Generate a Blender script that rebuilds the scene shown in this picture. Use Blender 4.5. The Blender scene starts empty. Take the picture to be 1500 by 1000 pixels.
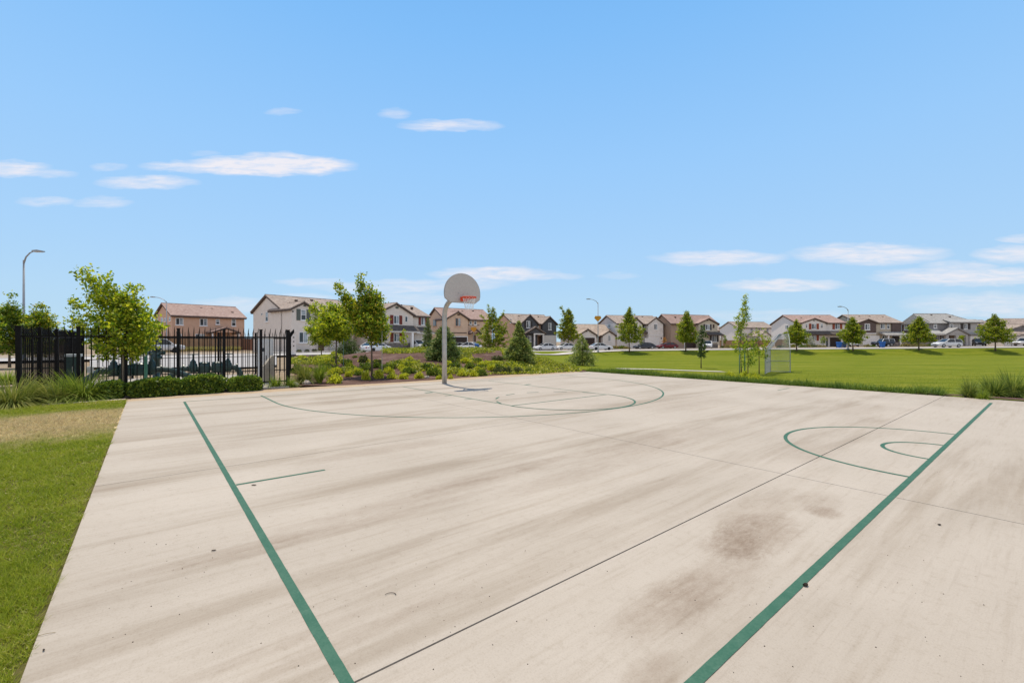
import bpy, math, random
import numpy as np
from mathutils import Vector, Matrix

random.seed(7)
RNG = np.random.default_rng(11)
PI = math.pi
R = math.radians
sc = bpy.context.scene
COL = sc.collection

# ------------------------------------------------------------------ survey
# camera at (0,0,CH) looking along +Y.  FP = focal length in photo pixels (1500 wide)
FP = 650.9
CH = 1.52
P0 = np.array([-2.271, 16.089])            # middle of the baseline of the court
UX = np.array([0.6322, -0.7748])           # court u axis (baseline -> half court line)
VX = np.array([0.7748, 0.6322])            # court v axis (left sideline -> right)
CROT = math.atan2(UX[1], UX[0])


def cw(u, v, z=0.0):
    p = P0 + UX * u + VX * v
    return (float(p[0]), float(p[1]), z)


def uv(x, y):
    dx = x - P0[0]; dy = y - P0[1]
    return dx * UX[0] + dy * UX[1], dx * VX[0] + dy * VX[1]


def ss(a, b, x):
    t = np.clip((x - a) / (b - a), 0, 1)
    return t * t * (3 - 2 * t)


def T(X, Y):
    """terrain height"""
    X = np.asarray(X, float); Y = np.asarray(Y, float)
    u, v = uv(X, Y)
    zfar = np.clip(-.30 + .008 * (X - 13), -.3, .45)
    zfar = np.where(X < 6, -.3 * ss(-25, 2, X), zfar)
    near = -.9 * ss(7, 21, v) * ss(-4, 8, X)
    w = ss(76.5, 82, Y)
    z = near * (1 - w) + zfar * w
    m = .95 * np.exp(-((Y - 30) / 8.5) ** 2) * ss(-16, -8, X) * (1 - ss(-1.5, 5.5, X)) * ss(1.5, 7.5, -u)
    return z + m


def Tz(x, y):
    return float(T(x, y))


def ground(px, py):
    """where the sight line through photo pixel (px,py) meets the terrain"""
    dx = (px - 750) / FP; dz = (500 - py) / FP
    Y = 3.0
    while Y < 400:
        if CH + dz * Y < Tz(dx * Y, Y):
            break
        Y += .05
    return dx * Y, Y, Tz(dx * Y, Y)


def at(px, Y):
    return (px - 750) / FP * Y


# ------------------------------------------------------------------ materials
def newmat(name):
    m = bpy.data.materials.new(name); m.use_nodes = True
    nt = m.node_tree
    for n in list(nt.nodes): nt.nodes.remove(n)
    out = nt.nodes.new('ShaderNodeOutputMaterial')
    return m, nt, out


def N(nt, kind, **kw):
    n = nt.nodes.new(kind)
    for k, v in kw.items():
        if k.startswith('i_'):
            n.inputs[k[2:].replace('_', ' ')].default_value = v
        else:
            setattr(n, k, v)
    return n


def L(nt, a, b): nt.links.new(a, b)


def c4(c): return (c[0], c[1], c[2], 1)


def ramp(nt, stops):
    n = nt.nodes.new('ShaderNodeValToRGB')
    e = n.color_ramp.elements
    while len(e) < len(stops): e.new(.5)
    for i, (p, c) in enumerate(stops):
        e[i].position = p; e[i].color = c4(c) if len(c) == 3 else c
    return n


MATS = {}


def pm(name, col, rough=.75, var=.12, scale=3., bump=0., bscale=60., metal=0., spec=.35, stretch=None):
    """plain procedural surface: colour mottled by noise, optional bump"""
    if name in MATS: return MATS[name]
    m, nt, out = newmat(name)
    b = N(nt, 'ShaderNodeBsdfPrincipled'); L(nt, b.outputs[0], out.inputs[0])
    b.inputs['Roughness'].default_value = rough
    b.inputs['Metallic'].default_value = metal
    b.inputs['Specular IOR Level'].default_value = spec
    tc = N(nt, 'ShaderNodeTexCoord'); co = tc.outputs['Object']
    if stretch:
        mp = N(nt, 'ShaderNodeMapping'); mp.inputs['Scale'].default_value = stretch
        L(nt, co, mp.inputs[0]); co = mp.outputs[0]
    n = N(nt, 'ShaderNodeTexNoise'); n.inputs['Scale'].default_value = scale; n.inputs['Detail'].default_value = 6
    L(nt, co, n.inputs['Vector'])
    r = ramp(nt, [(.3, [c * (1 - var) for c in col]), (.7, [min(1, c * (1 + var)) for c in col])])
    L(nt, n.outputs[0], r.inputs[0]); L(nt, r.outputs[0], b.inputs['Base Color'])
    if bump:
        n2 = N(nt, 'ShaderNodeTexNoise'); n2.inputs['Scale'].default_value = bscale; n2.inputs['Detail'].default_value = 4
        L(nt, co, n2.inputs['Vector'])
        bp = N(nt, 'ShaderNodeBump'); bp.inputs['Strength'].default_value = bump; bp.inputs['Distance'].default_value = .02
        L(nt, n2.outputs[0], bp.inputs['Height']); L(nt, bp.outputs[0], b.inputs['Normal'])
    MATS[name] = m
    return m


def leafmat(name, cols, trans=.35, rough=.5):
    """leaves: one colour per leaf (random per island) + light passing through"""
    if name in MATS: return MATS[name]
    m, nt, out = newmat(name)
    g = N(nt, 'ShaderNodeNewGeometry')
    k = len(cols)
    r = ramp(nt, [(i / max(1, k - 1), c) for i, c in enumerate(cols)])
    L(nt, g.outputs['Random Per Island'], r.inputs[0])
    b = N(nt, 'ShaderNodeBsdfPrincipled'); b.inputs['Roughness'].default_value = rough
    b.inputs['Specular IOR Level'].default_value = .3
    L(nt, r.outputs[0], b.inputs['Base Color'])
    t = N(nt, 'ShaderNodeBsdfTranslucent')
    hs = N(nt, 'ShaderNodeMix', data_type='RGBA', blend_type='MULTIPLY'); hs.inputs['Factor'].default_value = 1
    L(nt, r.outputs[0], hs.inputs['A']); hs.inputs['B'].default_value = (1.25, 1.35, .7, 1)
    L(nt, hs.outputs['Result'], t.inputs[0])
    mx = N(nt, 'ShaderNodeMixShader'); mx.inputs[0].default_value = trans
    L(nt, b.outputs[0], mx.inputs[1]); L(nt, t.outputs[0], mx.inputs[2]); L(nt, mx.outputs[0], out.inputs[0])
    MATS[name] = m
    return m


def concrete_mat():
    m, nt, out = newmat('court_concrete')
    b = N(nt, 'ShaderNodeBsdfPrincipled'); b.inputs['Roughness'].default_value = .85
    b.inputs['Specular IOR Level'].default_value = .25
    L(nt, b.outputs[0], out.inputs[0])
    tc = N(nt, 'ShaderNodeTexCoord'); co = tc.outputs['Object']

    def nz(scl, scale, det=5, rough=.55, dist=0.):
        mp = N(nt, 'ShaderNodeMapping'); mp.inputs['Scale'].default_value = scl
        L(nt, co, mp.inputs[0])
        n = N(nt, 'ShaderNodeTexNoise'); n.inputs['Scale'].default_value = scale
        n.inputs['Detail'].default_value = det; n.inputs['Roughness'].default_value = rough
        n.inputs['Distortion'].default_value = dist
        L(nt, mp.outputs[0], n.inputs['Vector'])
        return n.outputs[0]

    def mul(colsock, fac, col):
        x = N(nt, 'ShaderNodeMix', data_type='RGBA', blend_type='MULTIPLY')
        L(nt, fac, x.inputs['Factor']); L(nt, colsock, x.inputs['A']); x.inputs['B'].default_value = c4(col)
        return x.outputs['Result']

    def rng(s, a, b_, lo=0., hi=1.):
        x = N(nt, 'ShaderNodeMapRange'); x.interpolation_type = 'SMOOTHSTEP'
        x.inputs['From Min'].default_value = a; x.inputs['From Max'].default_value = b_
        x.inputs['To Min'].default_value = lo; x.inputs['To Max'].default_value = hi
        L(nt, s, x.inputs['Value']); return x.outputs[0]

    base = ramp(nt, [(.25, (.392, .337, .278)), (.75, (.475, .415, .35))])
    L(nt, nz((1, 1, 1), .45, 8), base.inputs[0])
    c = base.outputs[0]
    # water-borne streaks that run across the court (along v)
    c = mul(c, rng(nz((1.15, .13, 1), 1.0, 7, .65, .3), .47, .70), (.745, .71, .665))
    c = mul(c, rng(nz((3.1, .22, 1), 1.3, 6, .6, .2), .54, .74, 0, .8), (.85, .82, .78))
    c = mul(c, rng(nz((9, .6, 1), 1.6, 5, .6), .52, .75, 0, .6), (.88, .86, .83))
    # blotches with a place of their own (u, v, half sizes, strength)
    sep = N(nt, 'ShaderNodeSeparateXYZ'); L(nt, co, sep.inputs[0])
    edge = nz((2.2, 1.0, 1), 2.6, 10, .78, .5)
    spots = []
    for (px, py, ru, rv, st) in [(1110, 780, .17, .42, .95), (1075, 795, .13, .25, .7), (1207, 750, .09, .12, .9), (1200, 735, .12, .3, .5), (1045, 850, .14, .55, .6), (985, 885, .12, .4, .6), (955, 985, .07, .16, .7),
                                 (1110, 745, .14, .6, .5), (520, 768, .07, 1.0, .55), (740, 690, .10, 1.0, .6), (565, 658, .16, .9, .55), (640, 722, .09, 1.2, .5), (345, 805, .06, .6, .55), (560, 915, .05, .5, .45), (420, 940, .04, .4, .4),
                                 (830, 700, .14, .7, .45), (485, 583, .25, .5, .5), (500, 589, .2, .4, .4), (860, 600, .4, 1.4, .35), (1000, 590, .5, 1.6, .35), (1260, 620, .3, .8, .3), (1260, 600, .3, 1., .35), (980, 640, .3, 1.2, .35), (280, 660, .2, .7, .35), (1180, 660, .25, .7, .3), (930, 660, .3, .9, .35)]:
        Yq = CH * FP / (py - 500); su, sv = uv((px - 750) / FP * Yq, Yq); spots.append((su, sv, ru * 1.35, rv * 1.2, st))
    grit = rng(nz((4, 1.3, 1), 4, 10, .82), .30, .72, .35, 1.)
    for (su, sv, ru, rv, st) in spots:
        def ax(sk, c0, r0):
            a = N(nt, 'ShaderNodeMath', operation='SUBTRACT'); L(nt, sk, a.inputs[0]); a.inputs[1].default_value = c0
            d = N(nt, 'ShaderNodeMath', operation='DIVIDE'); L(nt, a.outputs[0], d.inputs[0]); d.inputs[1].default_value = r0
            p = N(nt, 'ShaderNodeMath', operation='MULTIPLY'); L(nt, d.outputs[0], p.inputs[0]); L(nt, d.outputs[0], p.inputs[1])
            return p.outputs[0]
        s = N(nt, 'ShaderNodeMath', operation='ADD'); L(nt, ax(sep.outputs[0], su, ru), s.inputs[0]); L(nt, ax(sep.outputs[1], sv, rv), s.inputs[1])
        e = N(nt, 'ShaderNodeMath', operation='MULTIPLY_ADD'); L(nt, edge, e.inputs[0]); e.inputs[1].default_value = -3.6
        L(nt, s.outputs[0], e.inputs[2])
        gm = N(nt, 'ShaderNodeMath', operation='MULTIPLY'); L(nt, rng(e.outputs[0], .1, -1.8, 0, st), gm.inputs[0]); L(nt, grit, gm.inputs[1])
        c = mul(c, gm.outputs[0], (.64, .57, .51))
    # fine grain, pores and little dark specks
    c = mul(c, rng(nz((1, 1, 1), 90, 3), .45, .8, 0, .7), (.82, .80, .78))
    c = mul(c, rng(nz((1, 1, 1), 14, 8, .75), .50, .72, 0, .75), (.84, .82, .79))
    c = mul(c, rng(nz((22, 1.1, 1), 1.4, 4, .6), .5, .75, 0, .7), (.89, .875, .86))
    c = mul(c, rng(nz((1, 1, 1), 260, 2), .62, .75, 0, .8), (.62, .58, .54))
    vo = N(nt, 'ShaderNodeTexVoronoi'); vo.inputs['Scale'].default_value = 5.5; L(nt, co, vo.inputs['Vector'])
    c = mul(c, rng(vo.outputs['Distance'], .035, .012), (.5, .45, .4))
    L(nt, c, b.inputs['Base Color'])
    bp = N(nt, 'ShaderNodeBump'); bp.inputs['Strength'].default_value = .25; bp.inputs['Distance'].default_value = .006
    L(nt, nz((40, 3, 1), 3, 3), bp.inputs['Height']); L(nt, bp.outputs[0], b.inputs['Normal'])
    MATS['court_concrete'] = m
    return m


def paint_mat(name, wear):
    m, nt, out = newmat(name)
    b = N(nt, 'ShaderNodeBsdfPrincipled'); b.inputs['Roughness'].default_value = .75
    b.inputs['Specular IOR Level'].default_value = .25
    L(nt, b.outputs[0], out.inputs[0])
    tc = N(nt, 'ShaderNodeTexCoord')
    n = N(nt, 'ShaderNodeTexNoise'); n.inputs['Scale'].default_value = 7; n.inputs['Detail'].default_value = 8; n.inputs['Roughness'].default_value = .7
    L(nt, tc.outputs['Object'], n.inputs['Vector'])
    r = ramp(nt, [(max(.0, wear - .14), (.30, .28, .21)), (wear, (.062, .145, .098)), (min(1, wear + .18), (.034, .112, .072)), (1, (.026, .092, .059))])
    n2 = N(nt, 'ShaderNodeTexNoise'); n2.inputs['Scale'].default_value = 75; n2.inputs['Detail'].default_value = 5; n2.inputs['Roughness'].default_value = .7
    L(nt, tc.outputs['Object'], n2.inputs['Vector'])
    mi = N(nt, 'ShaderNodeMix', data_type='FLOAT'); mi.inputs[0].default_value = .42
    L(nt, n.outputs[0], mi.inputs[2]); L(nt, n2.outputs[0], mi.inputs[3])
    L(nt, mi.outputs[0], r.inputs[0]); L(nt, r.outputs[0], b.inputs['Base Color'])
    MATS[name] = m
    return m


def ground_mat(name, a, b_, c_, scale=1.5, fine=30., bump=.6, patches=(), patchcol=None, rough=.95, stretch=None):
    """soil / mulch / turf base: three-colour noise, optional dry patches with a place of their own"""
    m, nt, out = newmat(name)
    b = N(nt, 'ShaderNodeBsdfPrincipled'); b.inputs['Roughness'].default_value = rough
    b.inputs['Specular IOR Level'].default_value = .03
    L(nt, b.outputs[0], out.inputs[0])
    tc = N(nt, 'ShaderNodeTexCoord'); co = tc.outputs['Object']
    if stretch:
        mp = N(nt, 'ShaderNodeMapping'); mp.inputs['Scale'].default_value = stretch; L(nt, co, mp.inputs[0]); co = mp.outputs[0]
    n = N(nt, 'ShaderNodeTexNoise'); n.inputs['Scale'].default_value = scale; n.inputs['Detail'].default_value = 8; n.inputs['Roughness'].default_value = .65
    L(nt, co, n.inputs['Vector'])
    n2 = N(nt, 'ShaderNodeTexNoise'); n2.inputs['Scale'].default_value = fine; n2.inputs['Detail'].default_value = 6; n2.inputs['Roughness'].default_value = .7
    L(nt, co, n2.inputs['Vector'])
    ad = N(nt, 'ShaderNodeMix', data_type='FLOAT'); ad.inputs[0].default_value = .5
    L(nt, n.outputs[0], ad.inputs[2]); L(nt, n2.outputs[0], ad.inputs[3])
    r = ramp(nt, [(.36, a), (.5, b_), (.64, c_)])
    L(nt, ad.outputs[0], r.inputs[0])
    col = r.outputs[0]
    if patches:
        col = patch_nodes(nt, col, patches, patchcol)
    L(nt, col, b.inputs['Base Color'])
    bp = N(nt, 'ShaderNodeBump'); bp.inputs['Strength'].default_value = bump; bp.inputs['Distance'].default_value = .03
    L(nt, n2.outputs[0], bp.inputs['Height']); L(nt, bp.outputs[0], b.inputs['Normal'])
    MATS[name] = m
    return m


def patch_nodes(nt, col, patches, patchcol):
    g = N(nt, 'ShaderNodeNewGeometry')
    sep = N(nt, 'ShaderNodeSeparateXYZ'); L(nt, g.outputs['Position'], sep.inputs[0])
    n = N(nt, 'ShaderNodeTexNoise'); n.inputs['Scale'].default_value = 3.4; n.inputs['Detail'].default_value = 9; n.inputs['Roughness'].default_value = .7
    L(nt, g.outputs['Position'], n.inputs['Vector'])
    for (x, y, ca, rx, ry, st) in patches:
        # rotated ellipse in the ground plane
        mp = N(nt, 'ShaderNodeVectorRotate', rotation_type='Z_AXIS'); mp.inputs['Center'].default_value = (x, y, 0)
        mp.inputs['Angle'].default_value = -ca
        L(nt, g.outputs['Position'], mp.inputs['Vector'])
        s2 = N(nt, 'ShaderNodeSeparateXYZ'); L(nt, mp.outputs[0], s2.inputs[0])
        tot = None
        for sk, c0, r0 in ((s2.outputs[0], x, rx), (s2.outputs[1], y, ry)):
            a = N(nt, 'ShaderNodeMath', operation='SUBTRACT'); L(nt, sk, a.inputs[0]); a.inputs[1].default_value = c0
            d = N(nt, 'ShaderNodeMath', operation='DIVIDE'); L(nt, a.outputs[0], d.inputs[0]); d.inputs[1].default_value = r0
            p = N(nt, 'ShaderNodeMath', operation='MULTIPLY'); L(nt, d.outputs[0], p.inputs[0]); L(nt, d.outputs[0], p.inputs[1])
            if tot is None: tot = p.outputs[0]
            else:
                q = N(nt, 'ShaderNodeMath', operation='ADD'); L(nt, tot, q.inputs[0]); L(nt, p.outputs[0], q.inputs[1]); tot = q.outputs[0]
        e = N(nt, 'ShaderNodeMath', operation='MULTIPLY_ADD'); L(nt, n.outputs[0], e.inputs[0]); e.inputs[1].default_value = -3.2
        L(nt, tot, e.inputs[2])
        x_ = N(nt, 'ShaderNodeMapRange'); x_.interpolation_type = 'SMOOTHSTEP'
        x_.inputs['From Min'].default_value = .2; x_.inputs['From Max'].default_value = -1.7
        x_.inputs['To Min'].default_value = 0; x_.inputs['To Max'].default_value = st
        L(nt, e.outputs[0], x_.inputs['Value'])
        mx = N(nt, 'ShaderNodeMix', data_type='RGBA'); L(nt, x_.outputs[0], mx.inputs['Factor']); L(nt, col, mx.inputs['A'])
        rr = ramp(nt, [(0, [c * .55 for c in patchcol]), (.5, patchcol), (1, [min(.7, c * 1.3) for c in patchcol])])
        L(nt, g.outputs['Random Per Island'], rr.inputs[0]); L(nt, rr.outputs[0], mx.inputs['B'])
        col = mx.outputs['Result']
    return col


def blade_mat(name, cols, patches=(), patchcol=None, trans=.3, nscale=.9):
    m, nt, out = newmat(name)
    g = N(nt, 'ShaderNodeNewGeometry')
    r = ramp(nt, [(i / max(1, len(cols) - 1), c) for i, c in enumerate(cols)])
    n = N(nt, 'ShaderNodeTexNoise'); n.inputs['Scale'].default_value = nscale; n.inputs['Detail'].default_value = 5
    L(nt, g.outputs['Position'], n.inputs['Vector'])
    ma = N(nt, 'ShaderNodeMath', operation='MULTIPLY_ADD'); L(nt, n.outputs[0], ma.inputs[0]); ma.inputs[1].default_value = 1.5
    ma.inputs[2].default_value = -.5
    mi = N(nt, 'ShaderNodeMix', data_type='FLOAT'); mi.inputs[0].default_value = .55
    L(nt, ma.outputs[0], mi.inputs[2]); L(nt, g.outputs['Random Per Island'], mi.inputs[3])
    L(nt, mi.outputs[0], r.inputs[0])
    col = r.outputs[0]
    if patches: col = patch_nodes(nt, col, patches, patchcol)
    d = N(nt, 'ShaderNodeBsdfPrincipled'); d.inputs['Roughness'].default_value = .55; d.inputs['Specular IOR Level'].default_value = .25
    L(nt, col, d.inputs['Base Color'])
    t = N(nt, 'ShaderNodeBsdfTranslucent'); L(nt, col, t.inputs[0])
    mx = N(nt, 'ShaderNodeMixShader'); mx.inputs[0].default_value = trans
    L(nt, d.outputs[0], mx.inputs[1]); L(nt, t.outputs[0], mx.inputs[2]); L(nt, mx.outputs[0], out.inputs[0])
    MATS[name] = m
    return m


def tile_mat(name, col, col2):
    """concrete roof tiles: courses and pans, mottled tile to tile"""
    if name in MATS: return MATS[name]
    m, nt, out = newmat(name)
    b = N(nt, 'ShaderNodeBsdfPrincipled'); b.inputs['Roughness'].default_value = .85; b.inputs['Specular IOR Level'].default_value = .2
    L(nt, b.outputs[0], out.inputs[0])
    tc = N(nt, 'ShaderNodeTexCoord')
    vo = N(nt, 'ShaderNodeTexVoronoi'); vo.inputs['Scale'].default_value = 3.2; L(nt, tc.outputs['Object'], vo.inputs['Vector'])
    n = N(nt, 'ShaderNodeTexNoise'); n.inputs['Scale'].default_value = .6; n.inputs['Detail'].default_value = 6; L(nt, tc.outputs['Object'], n.inputs['Vector'])
    sp = N(nt, 'ShaderNodeSeparateColor'); L(nt, vo.outputs['Color'], sp.inputs[0])
    mi = N(nt, 'ShaderNodeMix', data_type='FLOAT'); mi.inputs[0].default_value = .5
    L(nt, sp.outputs[0], mi.inputs[2]); L(nt, n.outputs[0], mi.inputs[3])
    r = ramp(nt, [(.2, col), (.8, col2)]); L(nt, mi.outputs[0], r.inputs[0])
    w = N(nt, 'ShaderNodeTexWave', wave_type='BANDS', bands_direction='Z'); w.inputs['Scale'].default_value = 2.1; w.inputs['Distortion'].default_value = .3
    L(nt, tc.outputs['Object'], w.inputs['Vector'])
    mr = N(nt, 'ShaderNodeMapRange'); mr.inputs['To Min'].default_value = .72; mr.inputs['To Max'].default_value = 1.05; L(nt, w.outputs['Fac'], mr.inputs[0])
    mu = N(nt, 'ShaderNodeMix', data_type='RGBA', blend_type='MULTIPLY'); mu.inputs['Factor'].default_value = .6
    L(nt, r.outputs[0], mu.inputs['A']); L(nt, mr.outputs[0], mu.inputs['B'])
    L(nt, mu.outputs['Result'], b.inputs['Base Color'])
    bp = N(nt, 'ShaderNodeBump'); bp.inputs['Strength'].default_value = .6; bp.inputs['Distance'].default_value = .05
    L(nt, w.outputs['Fac'], bp.inputs['Height']); L(nt, bp.outputs[0], b.inputs['Normal'])
    MATS[name] = m
    return m


def siding_mat(name, col, step=.18):
    if name in MATS: return MATS[name]
    m, nt, out = newmat(name)
    b = N(nt, 'ShaderNodeBsdfPrincipled'); b.inputs['Roughness'].default_value = .8; b.inputs['Specular IOR Level'].default_value = .2
    L(nt, b.outputs[0], out.inputs[0])
    tc = N(nt, 'ShaderNodeTexCoord')
    w = N(nt, 'ShaderNodeTexWave', wave_type='BANDS', bands_direction='Z', wave_profile='SAW'); w.inputs['Scale'].default_value = 1 / step / 3.2
    L(nt, tc.outputs['Object'], w.inputs['Vector'])
    n = N(nt, 'ShaderNodeTexNoise'); n.inputs['Scale'].default_value = 1.2; n.inputs['Detail'].default_value = 5; L(nt, tc.outputs['Object'], n.inputs['Vector'])
    r = ramp(nt, [(.3, [c * .88 for c in col]), (.7, [min(1, c * 1.1) for c in col])]); L(nt, n.outputs[0], r.inputs[0])
    L(nt, r.outputs[0], b.inputs['Base Color'])
    bp = N(nt, 'ShaderNodeBump'); bp.inputs['Strength'].default_value = .7; bp.inputs['Distance'].default_value = .03
    L(nt, w.outputs['Fac'], bp.inputs['Height']); L(nt, bp.outputs[0], b.inputs['Normal'])
    MATS[name] = m
    return m


def glass_mat(name, col):
    if name in MATS: return MATS[name]
    m, nt, out = newmat(name)
    b = N(nt, 'ShaderNodeBsdfPrincipled'); L(nt, b.outputs[0], out.inputs[0])
    b.inputs['Roughness'].default_value = .08; b.inputs['Specular IOR Level'].default_value = .6
    tc = N(nt, 'ShaderNodeTexCoord')
    n = N(nt, 'ShaderNodeTexNoise'); n.inputs['Scale'].default_value = 1.3; L(nt, tc.outputs['Object'], n.inputs['Vector'])
    r = ramp(nt, [(.35, [c * .6 for c in col]), (.65, [min(1, c * 1.3) for c in col])]); L(nt, n.outputs[0], r.inputs[0])
    L(nt, r.outputs[0], b.inputs['Base Color'])
    MATS[name] = m
    return m


# ------------------------------------------------------------------ mesh helpers
class MB:
    def __init__(s): s.v = []; s.f = []

    def add(s, verts, faces):
        o = len(s.v); s.v += [tuple(map(float, p)) for p in verts]
        s.f += [tuple(i + o for i in f) for f in faces]

    def box(s, x0, x1, y0, y1, z0, z1):
        s.add([(x0, y0, z0), (x1, y0, z0), (x1, y1, z0), (x0, y1, z0), (x0, y0, z1), (x1, y0, z1), (x1, y1, z1), (x0, y1, z1)],
              [(0, 3, 2, 1), (4, 5, 6, 7), (0, 1, 5, 4), (1, 2, 6, 5), (2, 3, 7, 6), (3, 0, 4, 7)])

    def hexa(s, bottom, top):
        s.add(list(bottom) + list(top), [(0, 3, 2, 1), (4, 5, 6, 7), (0, 1, 5, 4), (1, 2, 6, 5), (2, 3, 7, 6), (3, 0, 4, 7)])

    def bar(s, a, b, w, h=None):
        """square bar from a to b"""
        s.tube([a, b], [w * .7071, w * .7071], 4, phase=PI / 4)

    def tube(s, pts, rad, n=8, caps=True, phase=0.):
        pts = [Vector(p) for p in pts]
        if not hasattr(rad, '__len__'): rad = [rad] * len(pts)
        o = len(s.v); k = len(pts)
        d0 = (pts[1] - pts[0]).normalized()
        up = Vector((0, 0, 1)) if abs(d0.z) < .9 else Vector((1, 0, 0))
        a = d0.cross(up).normalized()
        for i in range(k):
            d = (pts[min(i + 1, k - 1)] - pts[max(i - 1, 0)]).normalized()
            a = (a - d * a.dot(d)).normalized(); b = d.cross(a)
            for j in range(n):
                t = 2 * PI * j / n + phase
                s.v.append(tuple(pts[i] + (a * math.cos(t) + b * math.sin(t)) * rad[i]))
        for i in range(k - 1):
            for j in range(n):
                j2 = (j + 1) % n
                s.f.append((o + i * n + j, o + i * n + j2, o + (i + 1) * n + j2, o + (i + 1) * n + j))
        if caps:
            s.f.append(tuple(o + j for j in range(n))[::-1]); s.f.append(tuple(o + (k - 1) * n + j for j in range(n)))

    def prism(s, poly, fn0, fn1):
        """poly of 2d points; fn0/fn1 map (a,b) to 3d near and far faces"""
        n = len(poly); o = len(s.v)
        s.v += [tuple(fn0(*p)) for p in poly] + [tuple(fn1(*p)) for p in poly]
        s.f.append(tuple(range(o, o + n))); s.f.append(tuple(range(o + 2 * n - 1, o + n - 1, -1)))
        for i in range(n):
            j = (i + 1) % n
            s.f.append((o + i, o + n + i, o + n + j, o + j))

    def lathe(s, c, prof, n=16, axis='z'):
        o = len(s.v)
        for (r, z) in prof:
            for j in range(n):
                t = 2 * PI * j / n
                p = (r * math.cos(t), r * math.sin(t), z)
                if axis == 'y': p = (p[0], p[2], p[1])
                if axis == 'x': p = (p[2], p[0], p[1])
                s.v.append((c[0] + p[0], c[1] + p[1], c[2] + p[2]))
        for i in range(len(prof) - 1):
            for j in range(n):
                j2 = (j + 1) % n
                s.f.append((o + i * n + j, o + i * n + j2, o + (i + 1) * n + j2, o + (i + 1) * n + j))
        s.f.append(tuple(o + j for j in range(n))[::-1]); s.f.append(tuple(o + (len(prof) - 1) * n + j for j in range(n)))

    def build(s, name, mat, parent=None, smooth=False):
        me = bpy.data.meshes.new(name)
        me.from_pydata(s.v, [], s.f); me.update()
        return link(name, me, mat, parent, smooth)


def link(name, me, mat, parent=None, smooth=False):
    if mat: me.materials.append(mat)
    if smooth:
        me.polygons.foreach_set('use_smooth', [True] * len(me.polygons))
    o = bpy.data.objects.new(name, me); COL.objects.link(o)
    if parent: o.parent = parent
    return o


def npmesh(name, verts, faces, mat, parent=None, smooth=False):
    """verts (n,3), faces (m,k)"""
    verts = np.asarray(verts, np.float32).reshape(-1, 3); faces = np.asarray(faces, np.int32)
    m, k = faces.shape
    me = bpy.data.meshes.new(name)
    me.vertices.add(len(verts)); me.vertices.foreach_set('co', verts.ravel())
    me.loops.add(m * k); me.loops.foreach_set('vertex_index', faces.ravel())
    me.polygons.add(m); me.polygons.foreach_set('loop_start', np.arange(0, m * k, k, dtype=np.int32))
    me.polygons.foreach_set('loop_total', np.full(m, k, np.int32))
    me.update(calc_edges=True); me.validate()
    return link(name, me, mat, parent, smooth)


def tag(o, label=None, cat=None, group=None, kind=None):
    if label: o['label'] = label
    if cat: o['category'] = cat
    if group: o['group'] = group
    if kind: o['kind'] = kind
    return o


def empty(name, loc, rz=0., label=None, cat=None, group=None):
    o = bpy.data.objects.new(name, None); COL.objects.link(o)
    o.location = loc; o.rotation_euler = (0, 0, rz); o.empty_display_size = .2
    return tag(o, label, cat, group)


def struct(o): o['kind'] = 'structure'; return o


def stuff(o): o['kind'] = 'stuff'; return o


def copy_thing(src, loc, rz=0., s=1., label=None):
    c = src.copy(); COL.objects.link(c); c.location = loc; c.rotation_euler = (0, 0, rz)
    c.scale = (s, s, s) if not hasattr(s, '__len__') else s
    if label: c['label'] = label
    for ch in src.children:
        d = ch.copy(); COL.objects.link(d); d.parent = c
        for g in ch.children:
            e = g.copy(); COL.objects.link(e); e.parent = d
    return c


# ------------------------------------------------------------------ leaf / blade clouds
def unit(a): return a / (np.linalg.norm(a, axis=-1, keepdims=True) + 1e-9)


def leaf_quads(cen, a, size, ratio=.55, rng=RNG, flat=.0):
    """diamond leaves: a = long axis (n,3), size (n,)"""
    n = len(cen)
    a = unit(a)
    r = unit(rng.normal(size=(n, 3)) + np.array([0, 0, flat]))
    b = unit(np.cross(a, r))
    s = np.asarray(size).reshape(-1, 1) * np.ones((n, 1))
    nrm = np.cross(a, b)
    v = np.stack([cen - a * s * .5, cen + b * s * ratio * .5 + nrm * s * .08, cen + a * s * .5, cen - b * s * ratio * .5 + nrm * s * .08], 1)
    return v.reshape(-1, 3), np.arange(n * 4).reshape(n, 4)


def blades_tri(base, h, w, lean, rng=RNG):
    n = len(base)
    az = rng.uniform(0, 2 * PI, n)
    side = np.stack([np.cos(az), np.sin(az), np.zeros(n)], 1)
    la = rng.uniform(0, 2 * PI, n)
    ln = np.stack([np.cos(la), np.sin(la), np.zeros(n)], 1) * (lean * h * rng.uniform(.2, 1, n))[:, None]
    tip = base + ln + np.array([0, 0, 1.]) * h[:, None]
    v = np.stack([base - side * w[:, None] * .5, base + side * w[:, None] * .5, tip], 1)
    return v.reshape(-1, 3), np.arange(n * 3).reshape(n, 3)


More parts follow.
